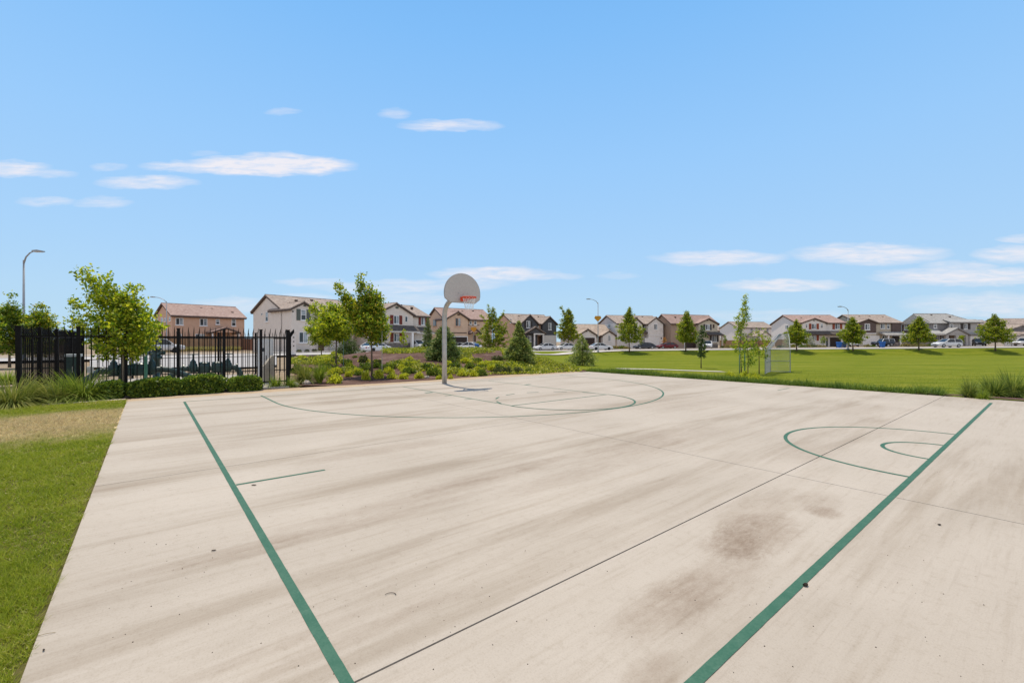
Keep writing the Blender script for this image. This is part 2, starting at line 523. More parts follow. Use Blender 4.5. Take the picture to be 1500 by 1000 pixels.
def arc_blades(base, dirs, length, width, rise, droop, seg=5, rng=RNG):
    """arching strap leaves.  dirs (n,2) horizontal unit, rise/droop per blade"""
    n = len(base)
    d3 = np.concatenate([dirs, np.zeros((n, 1))], 1)
    side = np.stack([-dirs[:, 1], dirs[:, 0], np.zeros(n)], 1)
    side = unit(side + rng.normal(scale=.25, size=(n, 3)))
    V = []
    for i in range(seg + 1):
        t = i / seg
        p = base + d3 * (length * t * (1 - rise * .55 * (1 - t)))[:, None] * .75
        p = p + np.array([0, 0, 1.]) * (length * (rise * t - droop * t * t))[:, None]
        w = width * (1 - t ** 1.6) * .5 + .0006
        V.append(p - side * w[:, None]); V.append(p + side * w[:, None])
    V = np.stack(V, 1)
    k = 2 * (seg + 1)
    f = []
    idx = np.arange(n)[:, None] * k
    for i in range(seg):
        f.append(np.concatenate([idx + 2 * i, idx + 2 * i + 1, idx + 2 * i + 3, idx + 2 * i + 2], 1))
    return V.reshape(-1, 3), np.concatenate(f, 0)


# ================================================================== WORLD, LIGHT, CAMERA
SUN_EL = R(70)
sun_dir = np.array([-.41, .91, 0]); sun_dir /= np.linalg.norm(sun_dir)
SD = Vector((sun_dir[0] * math.cos(SUN_EL), sun_dir[1] * math.cos(SUN_EL), math.sin(SUN_EL)))

w = bpy.data.worlds.new('World'); sc.world = w; w.use_nodes = True
nt = w.node_tree
for n in list(nt.nodes): nt.nodes.remove(n)
wo = N(nt, 'ShaderNodeOutputWorld'); bg = N(nt, 'ShaderNodeBackground'); L(nt, bg.outputs[0], wo.inputs[0])
SKY_STR = .15
bg.inputs[1].default_value = SKY_STR
sky = N(nt, 'ShaderNodeTexSky', sky_type='NISHITA'); sky.sun_disc = False
sky.sun_elevation = SUN_EL
sky.sun_rotation = math.atan2(SD.x, SD.y)
sky.altitude = 20; sky.air_density = 1.0; sky.dust_density = .1; sky.ozone_density = 1.6
tc = N(nt, 'ShaderNodeTexCoord')
sep = N(nt, 'ShaderNodeSeparateXYZ'); L(nt, tc.outputs['Generated'], sep.inputs[0])


def mth(op, a, b=None, c=None, clamp=False):
    x = N(nt, 'ShaderNodeMath', operation=op, use_clamp=clamp)
    for i, v in enumerate((a, b, c)):
        if v is None: continue
        if hasattr(v, 'links'): L(nt, v, x.inputs[i])
        else: x.inputs[i].default_value = v
    return x.outputs[0]


# the clouds lie in rows parallel to the street: planar coordinates x/y and z/y of the direction
yy = mth('MAXIMUM', sep.outputs[1], .08)
az = mth('DIVIDE', sep.outputs[0], yy); el_ = mth('DIVIDE', sep.outputs[2], yy); el = mth('ARCSINE', sep.outputs[2])
cb = N(nt, 'ShaderNodeCombineXYZ'); L(nt, az, cb.inputs[0]); L(nt, mth('MULTIPLY', el_, 4.2), cb.inputs[1])
n1 = N(nt, 'ShaderNodeTexNoise'); n1.inputs['Scale'].default_value = 9; n1.inputs['Detail'].default_value = 7; n1.inputs['Roughness'].default_value = .55
L(nt, cb.outputs[0], n1.inputs['Vector'])
n2 = N(nt, 'ShaderNodeTexNoise'); n2.inputs['Scale'].default_value = 17; n2.inputs['Detail'].default_value = 6
L(nt, cb.outputs[0], n2.inputs['Vector'])
CL = [(385, 243, 120, 14, 1.4), (440, 242, 75, 13, 1.35), (400, 236, 60, 12, 1.2), (270, 243, 60, 7, .75), (215, 267, 70, 9, .85), (8, 247, 60, 11, .95), (70, 254, 40, 6, .5),
      (68, 295, 42, 7, .5), (150, 297, 42, 8, .5), (160, 244, 25, 6, .4), (578, 167, 24, 8, .45), (660, 184, 70, 9, .8), (415, 164, 26, 5, .35), (300, 225, 22, 4, .3),
      (1055, 378, 95, 10, .85), (1275, 372, 110, 15, .95), (1145, 418, 90, 9, .9), (1425, 405, 140, 13, .95), (1490, 373, 60, 12, .85), (1405, 390, 55, 8, .65),
      (1460, 447, 130, 18, .6), (1490, 351, 30, 6, .6), (725, 401, 90, 10, .95), (800, 405, 50, 5, .5), (590, 420, 130, 10, .6), (690, 415, 60, 10, .5), (455, 413, 50, 6, .5),
      (350, 448, 70, 12, .5), (590, 441, 100, 12, .5), (440, 437, 50, 8, .5), (1330, 410, 50, 6, .5), (905, 404, 30, 5, .25), (1130, 462, 120, 8, .3)]
tot = None
azp = mth('MULTIPLY_ADD', mth('SUBTRACT', n1.outputs[0], .5), .02, az)
elp = mth('MULTIPLY_ADD', mth('SUBTRACT', n2.outputs[0], .5), .022, el_)
for (px, py, hw, hh, st) in CL:
    a0 = (px - 750) / FP; e0 = (500 - py) / FP; wa = hw * 1.05 / FP; we = hh * 1.08 / FP
    dx = mth('MULTIPLY', mth('SUBTRACT', azp, a0), 1 / wa)
    dy = mth('MULTIPLY', mth('SUBTRACT', elp, e0), 1 / we)
    r2 = mth('MULTIPLY_ADD', dx, dx, mth('MULTIPLY', dy, dy))
    k = mth('MULTIPLY', mth('SUBTRACT', 1.25, r2, clamp=True), st * .8)
    tot = k if tot is None else mth('MAXIMUM', tot, k)
cb3 = N(nt, 'ShaderNodeCombineXYZ'); L(nt, az, cb3.inputs[0]); L(nt, mth('MULTIPLY', el_, 7.), cb3.inputs[1])
n3 = N(nt, 'ShaderNodeTexNoise'); n3.inputs['Scale'].default_value = 16; n3.inputs['Detail'].default_value = 9; n3.inputs['Roughness'].default_value = .62; n3.inputs['Distortion'].default_value = .4
L(nt, cb3.outputs[0], n3.inputs['Vector'])
dens = mth('MULTIPLY', mth('MULTIPLY', tot, 1.25), mth('MULTIPLY_ADD', n3.outputs[0], 1.9, -.25, clamp=True), clamp=True)
# unseen cloud layer added behind the viewer to brighten the shaded house fronts
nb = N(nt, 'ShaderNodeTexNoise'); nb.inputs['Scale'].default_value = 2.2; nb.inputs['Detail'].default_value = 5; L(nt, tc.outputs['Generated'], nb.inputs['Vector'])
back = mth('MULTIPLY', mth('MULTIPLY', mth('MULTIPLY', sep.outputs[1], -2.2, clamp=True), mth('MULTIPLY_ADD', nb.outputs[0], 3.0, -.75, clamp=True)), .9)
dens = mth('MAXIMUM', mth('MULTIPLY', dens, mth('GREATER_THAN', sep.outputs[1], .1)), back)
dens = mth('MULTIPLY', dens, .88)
# the photograph's air is bright and a touch milky: tint of the clear sky
sr = ramp(nt, [(0, (.43, .655, .86)), (.055, (.435, .665, .90)), (.12, (.395, .65, .95)), (.235, (.325, .612, .985)), (.385, (.222, .528, .965)), (.425, (.20, .50, .94)), (.475, (.16, .38, .72)), (.58, (.10, .235, .45)), (1, (.06, .13, .26))])
L(nt, mth('DIVIDE', el, PI / 2, clamp=True), sr.inputs[0])
sv = N(nt, 'ShaderNodeVectorMath', operation='SCALE'); L(nt, sr.outputs[0], sv.inputs[0]); sv.inputs['Scale'].default_value = 1 / SKY_STR
tint = N(nt, 'ShaderNodeMix', data_type='RGBA'); tint.inputs['Factor'].default_value = .9
L(nt, sky.outputs[0], tint.inputs['A']); L(nt, sv.outputs[0], tint.inputs['B'])
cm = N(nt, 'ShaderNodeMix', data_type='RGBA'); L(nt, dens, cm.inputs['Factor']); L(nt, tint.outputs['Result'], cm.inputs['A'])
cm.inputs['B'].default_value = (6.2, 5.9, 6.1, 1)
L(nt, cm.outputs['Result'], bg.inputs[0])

sl = bpy.data.lights.new('sun', 'SUN'); sl.energy = 4.4; sl.angle = R(.53); sl.color = (1, .91, .77)
so = bpy.data.objects.new('sun', sl); COL.objects.link(so)
so.rotation_euler = (-SD).to_track_quat('-Z', 'Y').to_euler(); so.location = (0, 0, 40)

cam = bpy.data.cameras.new('camera'); cam.sensor_width = 36; cam.lens = FP * 36 / 1500; cam.clip_end = 3000; cam.clip_start = .05
co_ = bpy.data.objects.new('camera', cam); COL.objects.link(co_); co_.location = (0, 0, CH); co_.rotation_euler = (PI / 2, 0, 0)
sc.camera = co_
sc.view_settings.view_transform = 'Standard'; sc.view_settings.look = 'None'
sc.view_settings.exposure = 0.0; sc.view_settings.gamma = 1; sc.view_settings.use_curve_mapping = False
sc.cycles.max_bounces = 6; sc.cycles.transparent_max_bounces = 6
sc.cycles.use_denoising = True

# ================================================================== GROUND
M_conc = concrete_mat()
M_paint = paint_mat('green_court_paint', .375)
M_paintw = paint_mat('worn_green_court_paint', .46)
M_mulch = ground_mat('bark_mulch', (.055, .030, .024), (.13, .078, .062), (.25, .17, .145), 1.2, 38, 1.)
M_soil = ground_mat('dry_soil', (.20, .15, .10), (.29, .225, .16), (.36, .29, .21), .8, 14, .4)
M_dg = ground_mat('tan_gravel', (.33, .235, .15), (.43, .325, .22), (.50, .40, .29), 2., 60, .4)
M_side = pm('pale_sidewalk_concrete', (.50, .46, .41), .9, .1, 1.2, .2, 40)
M_road = pm('sunbleached_asphalt', (.36, .34, .33), .9, .12, .5, .2, 40)
DRY = (.60, .47, .26)
pat = []
x, y, z = ground(45, 626); pat.append((x, y, R(38), 3.3, 1.75, 1.0))
x, y, z = ground(140, 606); pat.append((x, y, R(38), 1.6, .7, .95))
M_turf = ground_mat('turf_base', (.055, .055, .016), (.10, .095, .03), (.17, .14, .055), 1.1, 40, .5, pat, DRY)


def sheet(name, fx, ny, nx, mat, off):
    """structured sheet: fx(s,t)->(x,y) with s,t in 0..1, draped on the terrain"""
    s, t = np.meshgrid(np.linspace(0, 1, nx + 1), np.linspace(0, 1, ny + 1))
    X, Y = fx(s, t)
    Z = T(X, Y) + (off(X, Y) if callable(off) else off)
    v = np.stack([X, Y, Z], -1).reshape(-1, 3)
    i = np.arange(ny)[:, None] * (nx + 1) + np.arange(nx)[None, :]
    f = np.stack([i, i + 1, i + nx + 2, i + nx + 1], -1).reshape(-1, 4)
    return struct(npmesh(name, v, f, mat, None, True))


# base earth, reaches the horizon
def fgrid(s, t):
    X = np.sign(s - .5) * (np.abs(s - .5) * 2) ** 2.2 * 900
    Y = -60 + 1260 * t ** 2.2
    return X, Y
o = sheet('ground', fgrid, 160, 160, M_soil, lambda X, Y: -.14 - 1.0 * (ss(8.7, 9.5, uv(X, Y)[1]) * (Y < 80) * (X < 168) * (X > -1)))

# the court slab: panels cut by saw joints, on a dark bed
def panels(us, vs, gap_u, gap_v, z0, z1):
    m = MB()
    for i in range(len(us) - 1):
        for j in range(len(vs) - 1):
            a = us[i] + (gap_u[i] if i else 0); b = us[i + 1] - (gap_u[i + 1] if i + 1 < len(us) - 1 else 0)
            c = vs[j] + (gap_v[j] if j else 0); d = vs[j + 1] - (gap_v[j + 1] if j + 1 < len(vs) - 1 else 0)
            m.box(a, b, c, d, z0, z1)
    return m


us = [-1.0, 7.52, 11.92, 24.0]; vs = [-8.86, -2.77, 8.75, 8.76]
vs = [-8.86, -2.77, 8.74]
m = panels(us, vs, [0, .005, .0062, 0], [0, .005, 0], -.12, 0)
court = m.build('pavement', M_conc); struct(court)
court.location = (P0[0], P0[1], 0); court.rotation_euler = (0, 0, CROT)
M_joint = pm('dirty_joint_filler', (.15, .125, .10), .95, .3, 30)
m = MB()
m.box(7.52 - .01, 7.52 + .01, -8.85, 8.73, -.11, -.012)
m.box(11.92 - .012, 11.92 + .012, -8.85, 8.73, -.11, -.010)
m.box(-.99, 23.9, -2.77 - .009, -2.77 + .009, -.1095, -.0125)
o = m.build('joint', M_joint, court)


# painted markings
def strip_pts(pts, wd, z=.004):
    """flat ribbon along 2d points"""
    pts = np.array(pts, float); d = np.gradient(pts, axis=0); d = d / np.linalg.norm(d, axis=1)[:, None]
    nn = np.stack([-d[:, 1], d[:, 0]], 1)
    jr = np.random.default_rng(int(abs(pts.sum()) * 100))
    a = pts - nn * (wd / 2 + jr.normal(scale=.0005, size=(len(pts), 1))); b = pts + nn * (wd / 2 + jr.normal(scale=.0005, size=(len(pts), 1)))
    n = len(pts)
    v = np.concatenate([np.c_[a, np.full(n, z)], np.c_[b, np.full(n, z)]])
    f = [(i, i + 1, n + i + 1, n + i) for i in range(n - 1)]
    return v, f


def paint(name, pts, wd=.052, worn=False, z=.0022):
    v, f = strip_pts(pts, wd, z)
    m = MB(); m.add(v, f)
    return m.build(name, M_paintw if worn else M_paint, court)


def arc(cu, cv, r, a0, a1, n=48):
    t = np.linspace(a0, a1, n)
    return [(cu + r * math.cos(x), cv + r * math.sin(x)) for x in t]


W2, LL = 7.73, 12.88
def line(a, b, n=0):
    n = n or max(4, int(math.hypot(b[0] - a[0], b[1] - a[1]) / .07))
    return [(a[0] + (b[0] - a[0]) * i / n, a[1] + (b[1] - a[1]) * i / n) for i in range(n + 1)]
paint('sideline', line((0.0, -W2), (LL + .02, -W2)), .054)
paint('halfway_line', line((LL, -W2 + .03), (LL, W2)), .056, z=.0034)
paint('centre_circle', arc(LL, 0, 1.80, PI / 2 + .015, 1.5 * PI - .015))
paint('centre_circle', arc(LL, 0, .60, PI / 2 + .05, 1.5 * PI - .05, 24))
paint('hash_mark', line((8.40, -W2 + .03), (8.42, -W2 + .93)), .045)
paint('hash_mark', line((8.40, W2 - .95), (8.40, W2)), .045)
arc3 = [(u_, -5.98) for u_ in np.linspace(-.25, 1.55, 6)] + arc(1.6, 0, 5.98, -PI / 2, PI / 2, 80) + [(u_, 5.98) for u_ in np.linspace(1.55, -.3, 6)]
paint('three_point_line', arc3, .048)
paint('lane_line', line((.0, -1.80), (5.75, -1.77)), .045, True)
paint('lane_line', line((.0, 1.76), (5.75, 1.74)), .045, True)
paint('free_throw_line', line((5.75, -1.80), (5.75, 1.78)), .045, True, z=.0034)
paint('free_throw_circle', arc(5.75, 0, 1.79, -PI / 2, PI / 2, 40), .048, False, z=.0046)
for k in range(6):
    a0 = PI / 2 + (k + .5) * PI / 6.5
    paint('dashed_circle', arc(5.75, 0, 1.79, a0, a0 + .22, 6), .045, True, z=.0046)
for uu, vv in ((2.1, -1.98), (2.1, 1.95), (3.1, -1.9), (4.1, -1.9)):
    paint('lane_block', line((uu, vv - .12), (uu, vv + .12), 3), .14 if uu < 3 else .05)
paint('baseline', line((-.02, -W2), (-.02, W2)), .03, True, z=.0034)

# left lawn
def f_left(s, t):
    u = -1.5 + 21.5 * t; v = -8.85 - 30 * s
    return P0[0] + UX[0] * u + VX[0] * v, P0[1] + UX[1] * u + VX[1] * v
sheet('lawn', f_left, 60, 60, M_turf, -.014)

# blades of the left lawn
def left_lawn_blades():
    n = 620000
    Y = 1.2 + (13.5 - 1.2) * RNG.random(n) ** 1.15
    px = RNG.uniform(-330, 250, n)
    X = (px - 750) / FP * Y
    u, v = uv(X, Y)
    def wob(a, b, c): return np.sin(X * a + 1.7 * np.sin(Y * b + c)) * np.sin(Y * a * 1.13 - 1.3 * np.sin(X * b - c))
    tuft = .5 + .5 * wob(23., 17., .3); lush = .5 + .5 * wob(3.1, 2.3, 1.1); fine = .5 + .5 * wob(61., 47., 2.)
    edge = -8.872 + .012 * np.sin(u * 9) + .010 * np.sin(u * 23) - np.abs(RNG.normal(scale=.012, size=n))
    k = (v < edge) & (u > -1.45 + .05 * np.sin(v * 3)) & (RNG.random(n) < np.where(px > -40, 1, .4)) & (RNG.random(n) < .25 + .75 * tuft * (.45 + .55 * fine))
    X, Y, tuft, lush = X[k], Y[k], tuft[k], lush[k]
    h = RNG.uniform(.022, .05, len(X)) * (.55 + .5 * lush + .55 * tuft); wd = RNG.uniform(.0045, .0085, len(X)) * np.clip(Y / 4, .8, 2.2)
    base = np.stack([X, Y, np.full(len(X), -.016)], 1)
    return blades_tri(base, h, wd, 1.5)
M_blade = blade_mat('lawn_blades', [(.13, .20, .012), (.25, .32, .018), (.37, .41, .03), (.50, .48, .09), (.60, .54, .24)], pat, DRY, .42, 1.6)
v, f = left_lawn_blades()
n = 240000                          # the rest of the lawn, beyond what the photo shows
u_ = RNG.uniform(-1.4, 17, n); v_ = -8.88 - 20 * RNG.random(n) ** 1.3
X = P0[0] + UX[0] * u_ + VX[0] * v_; Y = P0[1] + UX[1] * u_ + VX[1] * v_
k = (Y < 1.3) | ((X / np.maximum(Y, .1)) * FP + 750 < -300)
X, Y = X[k], Y[k]
vb, fb = blades_tri(np.stack([X, Y, np.full(len(X), -.016)], 1), RNG.uniform(.03, .06, len(X)), RNG.uniform(.012, .022, len(X)), 1.6)
f = np.concatenate([f, fb + len(v)]); v = np.concatenate([v, vb])
k_ = RNG.random(len(f)) < .10          # cut clippings and dead blades lying flat in the turf
bb = v.reshape(-1, 3, 3)[k_].mean(1); bb[:, 2] = RNG.uniform(-.008, .012, len(bb))
v2, f2 = leaf_quads(bb, RNG.normal(size=(len(bb), 3)) * np.array([1, 1, .12]), RNG.uniform(.02, .05, len(bb)) * np.clip(bb[:, 1] / 4, .8, 2), .10, RNG, 3)
o = npmesh('thatch', v2, f2, blade_mat('straw_thatch', [(.30, .27, .07), (.46, .40, .15), (.60, .52, .27)], (), None, .2, 2.)); stuff(o); tag(o, 'pale dead clippings lying in the near lawn', 'thatch')
o = npmesh('grass', v, f, M_blade); stuff(o); tag(o, 'short mown grass blades with a straw coloured dry patch, left of the court slab', 'grass')

# gravel strip along the far edge of the slab
def f_strip(s, t):
    u = -1.0 - (.85 + .12 * np.sin(s * 37) * 1) * (1 - t) - .002; v = -40 + 48.6 * s
    return P0[0] + UX[0] * u + VX[0] * v, P0[1] + UX[1] * u + VX[1] * v
o = sheet('path', f_strip, 3, 120, M_dg, -.012)
def f_mow(s, t):
    u = -1.45 - .30 * t; v = -40 + 31.1 * s
    return P0[0] + UX[0] * u + VX[0] * v, P0[1] + UX[1] * u + VX[1] * v
o = sheet('kerb_strip', f_mow, 1, 40, pm('tan_concrete_kerb', (.52, .43, .33), .9, .12, 2., .2, 40), .004)

# planting bed (mulch) behind the slab: from the grasses on the left to the conifers
def xr_bed(Y):
    far = (-1.75 + .7748 * (Y - P0[1])) / .6322 + P0[0]
    lawn = 4.6 - (Y - 21.5) * .10
    return np.minimum(far, lawn)
def f_bed(s, t):
    Y = 15.5 + 38.5 * t; xr = xr_bed(Y)
    X = xr - (1 - s) ** 1.5 * (xr + .49 * Y)
    return X, Y
sheet('planting_bed', f_bed, 120, 90, M_mulch, -.02)
def f_bed2(s, t):
    u = -3.7 + 1.86 * t; v = -40 + 35.5 * s
    return P0[0] + UX[0] * u + VX[0] * v, P0[1] + UX[1] * u + VX[1] * v
sheet('planting_bed', f_bed2, 4, 60, M_mulch, -.015)
def f_apron(s, t):
    Y = 26 + 24 * t
    return Y * (-.95 + .42 * s), Y
sheet('street', f_apron, 8, 8, M_road, .012)

# field in the basin
M_field = ground_mat('field_turf', (.080, .118, .010), (.142, .168, .012), (.235, .225, .034), .34, 4.0, .3, stretch=(.35, 2.4, 1))
def f_field(s, t):
    Y = 5 + 77.2 * t
    xl = np.where(Y < 21.6, (8.76 - .632 * (Y - P0[1])) / .775 + P0[0], 4.6 - (Y - 21.5) * .10 - .02)
    X = xl + (170 - xl) * s ** 1.6
    return X, Y
sheet('field', f_field, 150, 110, M_field, 0.0)
# grass on the field: short tufts, denser near the court
n = 300000
Y = 7 + 33 * RNG.random(n) ** 1.6; px = RNG.uniform(780, 1720, n); X = (px - 750) / FP * Y
u, v = uv(X, Y)
xl = np.where(Y < 21.6, (8.80 - .632 * (Y - P0[1])) / .775 + P0[0], 4.6 - (Y - 21.5) * .10)
k = (X > xl) & ~((u > 11.2) & (v < 11.4)) & (RNG.random(n) > (Y - 7) / 33.)
X, Y = X[k], Y[k]
h = RNG.uniform(.015, .04, len(X)); wd = RNG.uniform(.006, .012, len(X)) * np.clip(Y / 14, .8, 2)
vv, ff = blades_tri(np.stack([X, Y, T(X, Y) - .002], 1), h, wd, .8)
M_blade2 = blade_mat('field_blades', [(.12, .16, .008), (.16, .20, .010), (.20, .225, .015), (.24, .24, .03)], (), None, .3, .25)
o = npmesh('grass', vv, ff, M_blade2); stuff(o); tag(o, 'bright green mown grass covering the sunken playing field', 'grass')

# concrete path that crosses the near corner of the field
pp = [ground(905, 540.5)[:2], ground(960, 541.5)[:2], ground(1010, 543.5)[:2], ground(1064, 545.2)[:2]]
def f_path(s, t):
    i = s * (len(pp) - 1); k = np.minimum(i.astype(int), len(pp) - 2); fr = i - k
    P = np.array(pp)
    X = P[k, 0] * (1 - fr) + P[k + 1, 0] * fr; Y = P[k, 1] * (1 - fr) + P[k + 1, 1] * fr
    return X, Y + t * 1.0
sheet('path', f_path, 4, 30, M_side, .03)

# mulch at the right hand edge of the slab
def f_rbed(s, t):
    u = 11.3 + 8 * s; v = 8.75 + t * (.15 + 2.5 * np.minimum(1, s * 3) ** .7)
    return P0[0] + UX[0] * u + VX[0] * v, P0[1] + UX[1] * u + VX[1] * v
sheet('planting_bed', f_rbed, 6, 40, M_mulch, .07)

# streets
RC = np.array([(-75, 4), (-60, 20), (-40, 40), (-25, 55), (-12, 68.5), (-2, 78), (8, 85), (20, 88), (40, 88.6), (80, 88.6), (220, 88.6)], float)
def road(name, off0, off1, mat, dz, raise_=0.):
    P = []
    for i in range(len(RC) - 1):
        for k in range(8): P.append(RC[i] + (RC[i + 1] - RC[i]) * k / 8)
    P.append(RC[-1]); P = np.array(P)
    for _ in range(6): P[1:-1] = (P[:-2] + 2 * P[1:-1] + P[2:]) / 4
    d = np.gradient(P, axis=0); d /= np.linalg.norm(d, axis=1)[:, None]; nn = np.stack([-d[:, 1], d[:, 0]], 1)
    def fx(s, t):
        i = np.round(s * (len(P) - 1)).astype(int)
        o_ = off0 + (off1 - off0) * t
        return P[i, 0] + nn[i, 0] * o_, P[i, 1] + nn[i, 1] * o_
    return sheet(name, fx, 2, len(P) - 1, mat, dz)
road('street', -5.2, 5.2, M_road, .02)
road('sidewalk', -6.9, -5.2, M_side, .13)
road('sidewalk', 5.2, 7.0, M_side, .13)

# ================================================================== HOOP
M_galv = pm('galvanised_steel', (.46, .44, .41), .5, .12, 8, .05, 60, .55)
M_board = pm('weathered_grey_board', (.50, .465, .425), .7, .12, 40, .2, 120)
M_boardrim = pm('grey_board_edge', (.36, .345, .335), .6, .1, 10)
M_orange = pm('orange_red_rim_paint', (.66, .07, .022), .5, .15, 12)
M_net = pm('white_net_cord', (.75, .74, .72), .8, .05, 20)
hoop = empty('basketball_hoop', cw(0, -.2), CROT, 'grey fan shaped backboard with orange rim on a bent galvanised pole', 'basketball hoop')
m = MB()
pts = [(0, 0, -.02), (0, 0, 1.2), (0, 0, 2.42)]
for k in range(1, 9):
    a = PI / 2 * k / 8
    pts.append((.55 - .55 * math.cos(a), 0, 2.42 + .55 * math.sin(a)))
pts.append((1.06, 0, 2.97))
m.tube(pts, [.088, .086, .084] + [.084] * 9, 16)
m.build('pole', M_galv, hoop, True)
m = MB(); m.box(1.02, 1.16, -.13, .13, 2.86, 3.12); m.bar((.75, 0, 2.98), (1.14, .42, 3.42), .045); m.bar((.75, 0, 2.98), (1.14, -.42, 3.42), .045)
m.build('bracket', M_galv, hoop)
# fan-shaped board: straight lower sides, clipped lower corners, round top
hw, zb, zs, zt = .70, 2.84, 3.06, 3.80
poly = [(-hw + .20, zb), (hw - .20, zb), (hw - .02, zb + .13), (hw, zb + .24), (hw, zs + .1)]
for k in range(1, 24):
    a = PI * k / 24
    poly.append((hw * math.cos(a), zs + .10 + (zt - zs - .10) * math.sin(a)))
poly += [(-hw, zs + .1), (-hw, zb + .24), (-hw + .02, zb + .13)]
m = MB(); m.prism(poly, lambda a, b: (1.165, a, b), lambda a, b: (1.215, a, b)); bd = m.build('backboard', M_board, hoop)
m = MB(); m.tube([(1.19, a, b) for a, b in poly + [poly[0], poly[1]]], .026, 6, False); m.build('rim_edge', M_boardrim, bd)
for sy in (-1, 1):
    for zz in (2.93, 3.14):
        m = MB(); m.lathe((1.216, sy * .17, zz), [(.016, 0), (.016, .010), (.008, .014)], 8, 'x'); m.build('bolt', M_galv, bd)
m = MB(); m.lathe((0, 0, -.01), [(.10, 0), (.10, .03), (.09, .035)], 16); m.build('base_collar', M_boardrim, hoop)
m = MB(); rc = (1.215 + .15 + .225, 0); zr = 2.985
m.box(1.216, 1.236, -.11, .11, 2.88, 3.02); m.box(1.23, 1.40, -.075, .075, zr - .035, zr + .015)
m.tube([(rc[0] + .23 * math.cos(t), .23 * math.sin(t), zr) for t in np.linspace(0, 2 * PI, 37)], .0165, 8, False)
m.tube([(rc[0] + .23 * math.cos(t), .23 * math.sin(t), zr - .03) for t in np.linspace(0, 2 * PI, 37)], .007, 6, False)
m.bar((1.24, .1, zr - .1), (1.42, .2, zr - .01), .018); m.bar((1.24, -.1, zr - .1), (1.42, -.2, zr - .01), .018)
rim = m.build('rim', M_orange, hoop, False)
m = MB()
for k in range(12):
    for sgn in (1, -1):
        P = []
        for i in range(6):
            t = 2 * PI * k / 12 + sgn * i * PI / 12 * 1.0
            rr = .215 - .09 * (i / 5) ** .7
            P.append((rc[0] + rr * math.cos(t), rr * math.sin(t), zr - .03 - .40 * i / 5))
        m.tube(P, .0042, 4, False)
m.build('net', M_net, rim)

# ================================================================== PICKET ENCLOSURE
M_blk = pm('black_powder_coat', (.010, .009, .009), .6, .2, 10, 0, 60, 0, .12)
UF = -2.95


def v_at(px, u):
    """court v of the point on the line u=const seen in photo column px"""
    k = (px - 750) / FP
    # (P0+U u+V v).x = k*(...).y
    return (k * (P0[1] + UX[1] * u) - (P0[0] + UX[0] * u)) / (VX[0] - k * VX[1])


VL, VR = v_at(27, UF), v_at(421.5, UF)
UB = -9.6
VLB = None
VRB = v_at(424.5, UB); VLB = v_at(121, UB)
def fence_run(name, a, b, out, label, posts):
    """a,b court coordinates; out = outward unit (court); posts = fractions with a post"""
    root = empty(name, cw(a[0], a[1], 0), CROT, label, 'fence', 'sides of the picket enclosure')
    d = np.array([b[0] - a[0], b[1] - a[1]]); Ln = np.linalg.norm(d); d = d / Ln
    o2 = np.array(out, float); rp = .0182 if abs(out[1]) > .9 else .016
    for f in posts:
        p = d * Ln * f; wd = .05 if f in (0, 1) else .038
        m = MB(); m.box(p[0] - wd, p[0] + wd, p[1] - wd, p[1] + wd, -.05, 1.90)
        m.box(p[0] - wd - .01, p[0] + wd + .01, p[1] - wd - .01, p[1] + wd + .01, 1.90, 1.925)
        m.build('post', M_blk, root)
    for zz in (.16, 1.66):
        m = MB(); m.bar((0, 0, zz), (d[0] * Ln, d[1] * Ln, zz), .042); m.build('rail', M_blk, root)
    ps = list(posts)
    for i in range(len(ps) - 1):
        m = MB()
        l0, l1 = ps[i] * Ln + .10, ps[i + 1] * Ln - .10
        k = int(round((l1 - l0) / .148))
        for j in range(k + 1):
            s = l0 + (l1 - l0) * j / k
            P = []
            for (h_, of) in ((.05, 0), (1.50, 0), (1.62, .012), (1.74, .05), (1.85, .115), (1.955, .20)):
                P.append((d[0] * s + o2[0] * of, d[1] * s + o2[1] * of, h_))
            m.tube(P, [rp, rp, rp, rp, rp * .95, .004], 4, True, PI / 4)
        m.build('picket_panel', M_blk, root)
    return root


fence_run('picket_fence', (UF, VL), (UF, VR), (1, 0), 'long black picket fence with curved spike tops behind the clipped hedge', [0, .175, .33, .52, .705, .87, 1])
fence_run('picket_fence', (UB, VLB), (UF, VL), (-.2, -.98), 'black picket fence side at the far left, seen edge on as a dense dark screen', [0, .25, .5, .75, 1])
fence_run('picket_fence', (UB, VLB), (UB, VRB), (-1, 0), 'black picket fence along the back of the pipe enclosure', [0, .2, .4, .6, .8, 1])

fence_run('picket_fence', (UB, VRB), (UF, VR), (0, 1), 'black picket fence side running straight back from the right corner post', [0, .25, .5, .75, 1])
# concrete pad
m = MB(); m.box(UB + .1, UF + .75, VL + .3, VR - .12, -.2, .035)
pad = m.build('pad', pm('pale_pad_concrete', (.37, .335, .29), .9, .1, 1.5, .2, 50)); struct(pad); pad.location = (P0[0], P0[1], 0); pad.rotation_euler = (0, 0, CROT)

# pipework
M_pipe = pm('dark_green_pipe_paint', (.018, .045, .04), .4, .25, 6, .05, 40, 0, .5)
M_pipel = pm('teal_green_paint', (.06, .22, .17), .5, .15, 6)


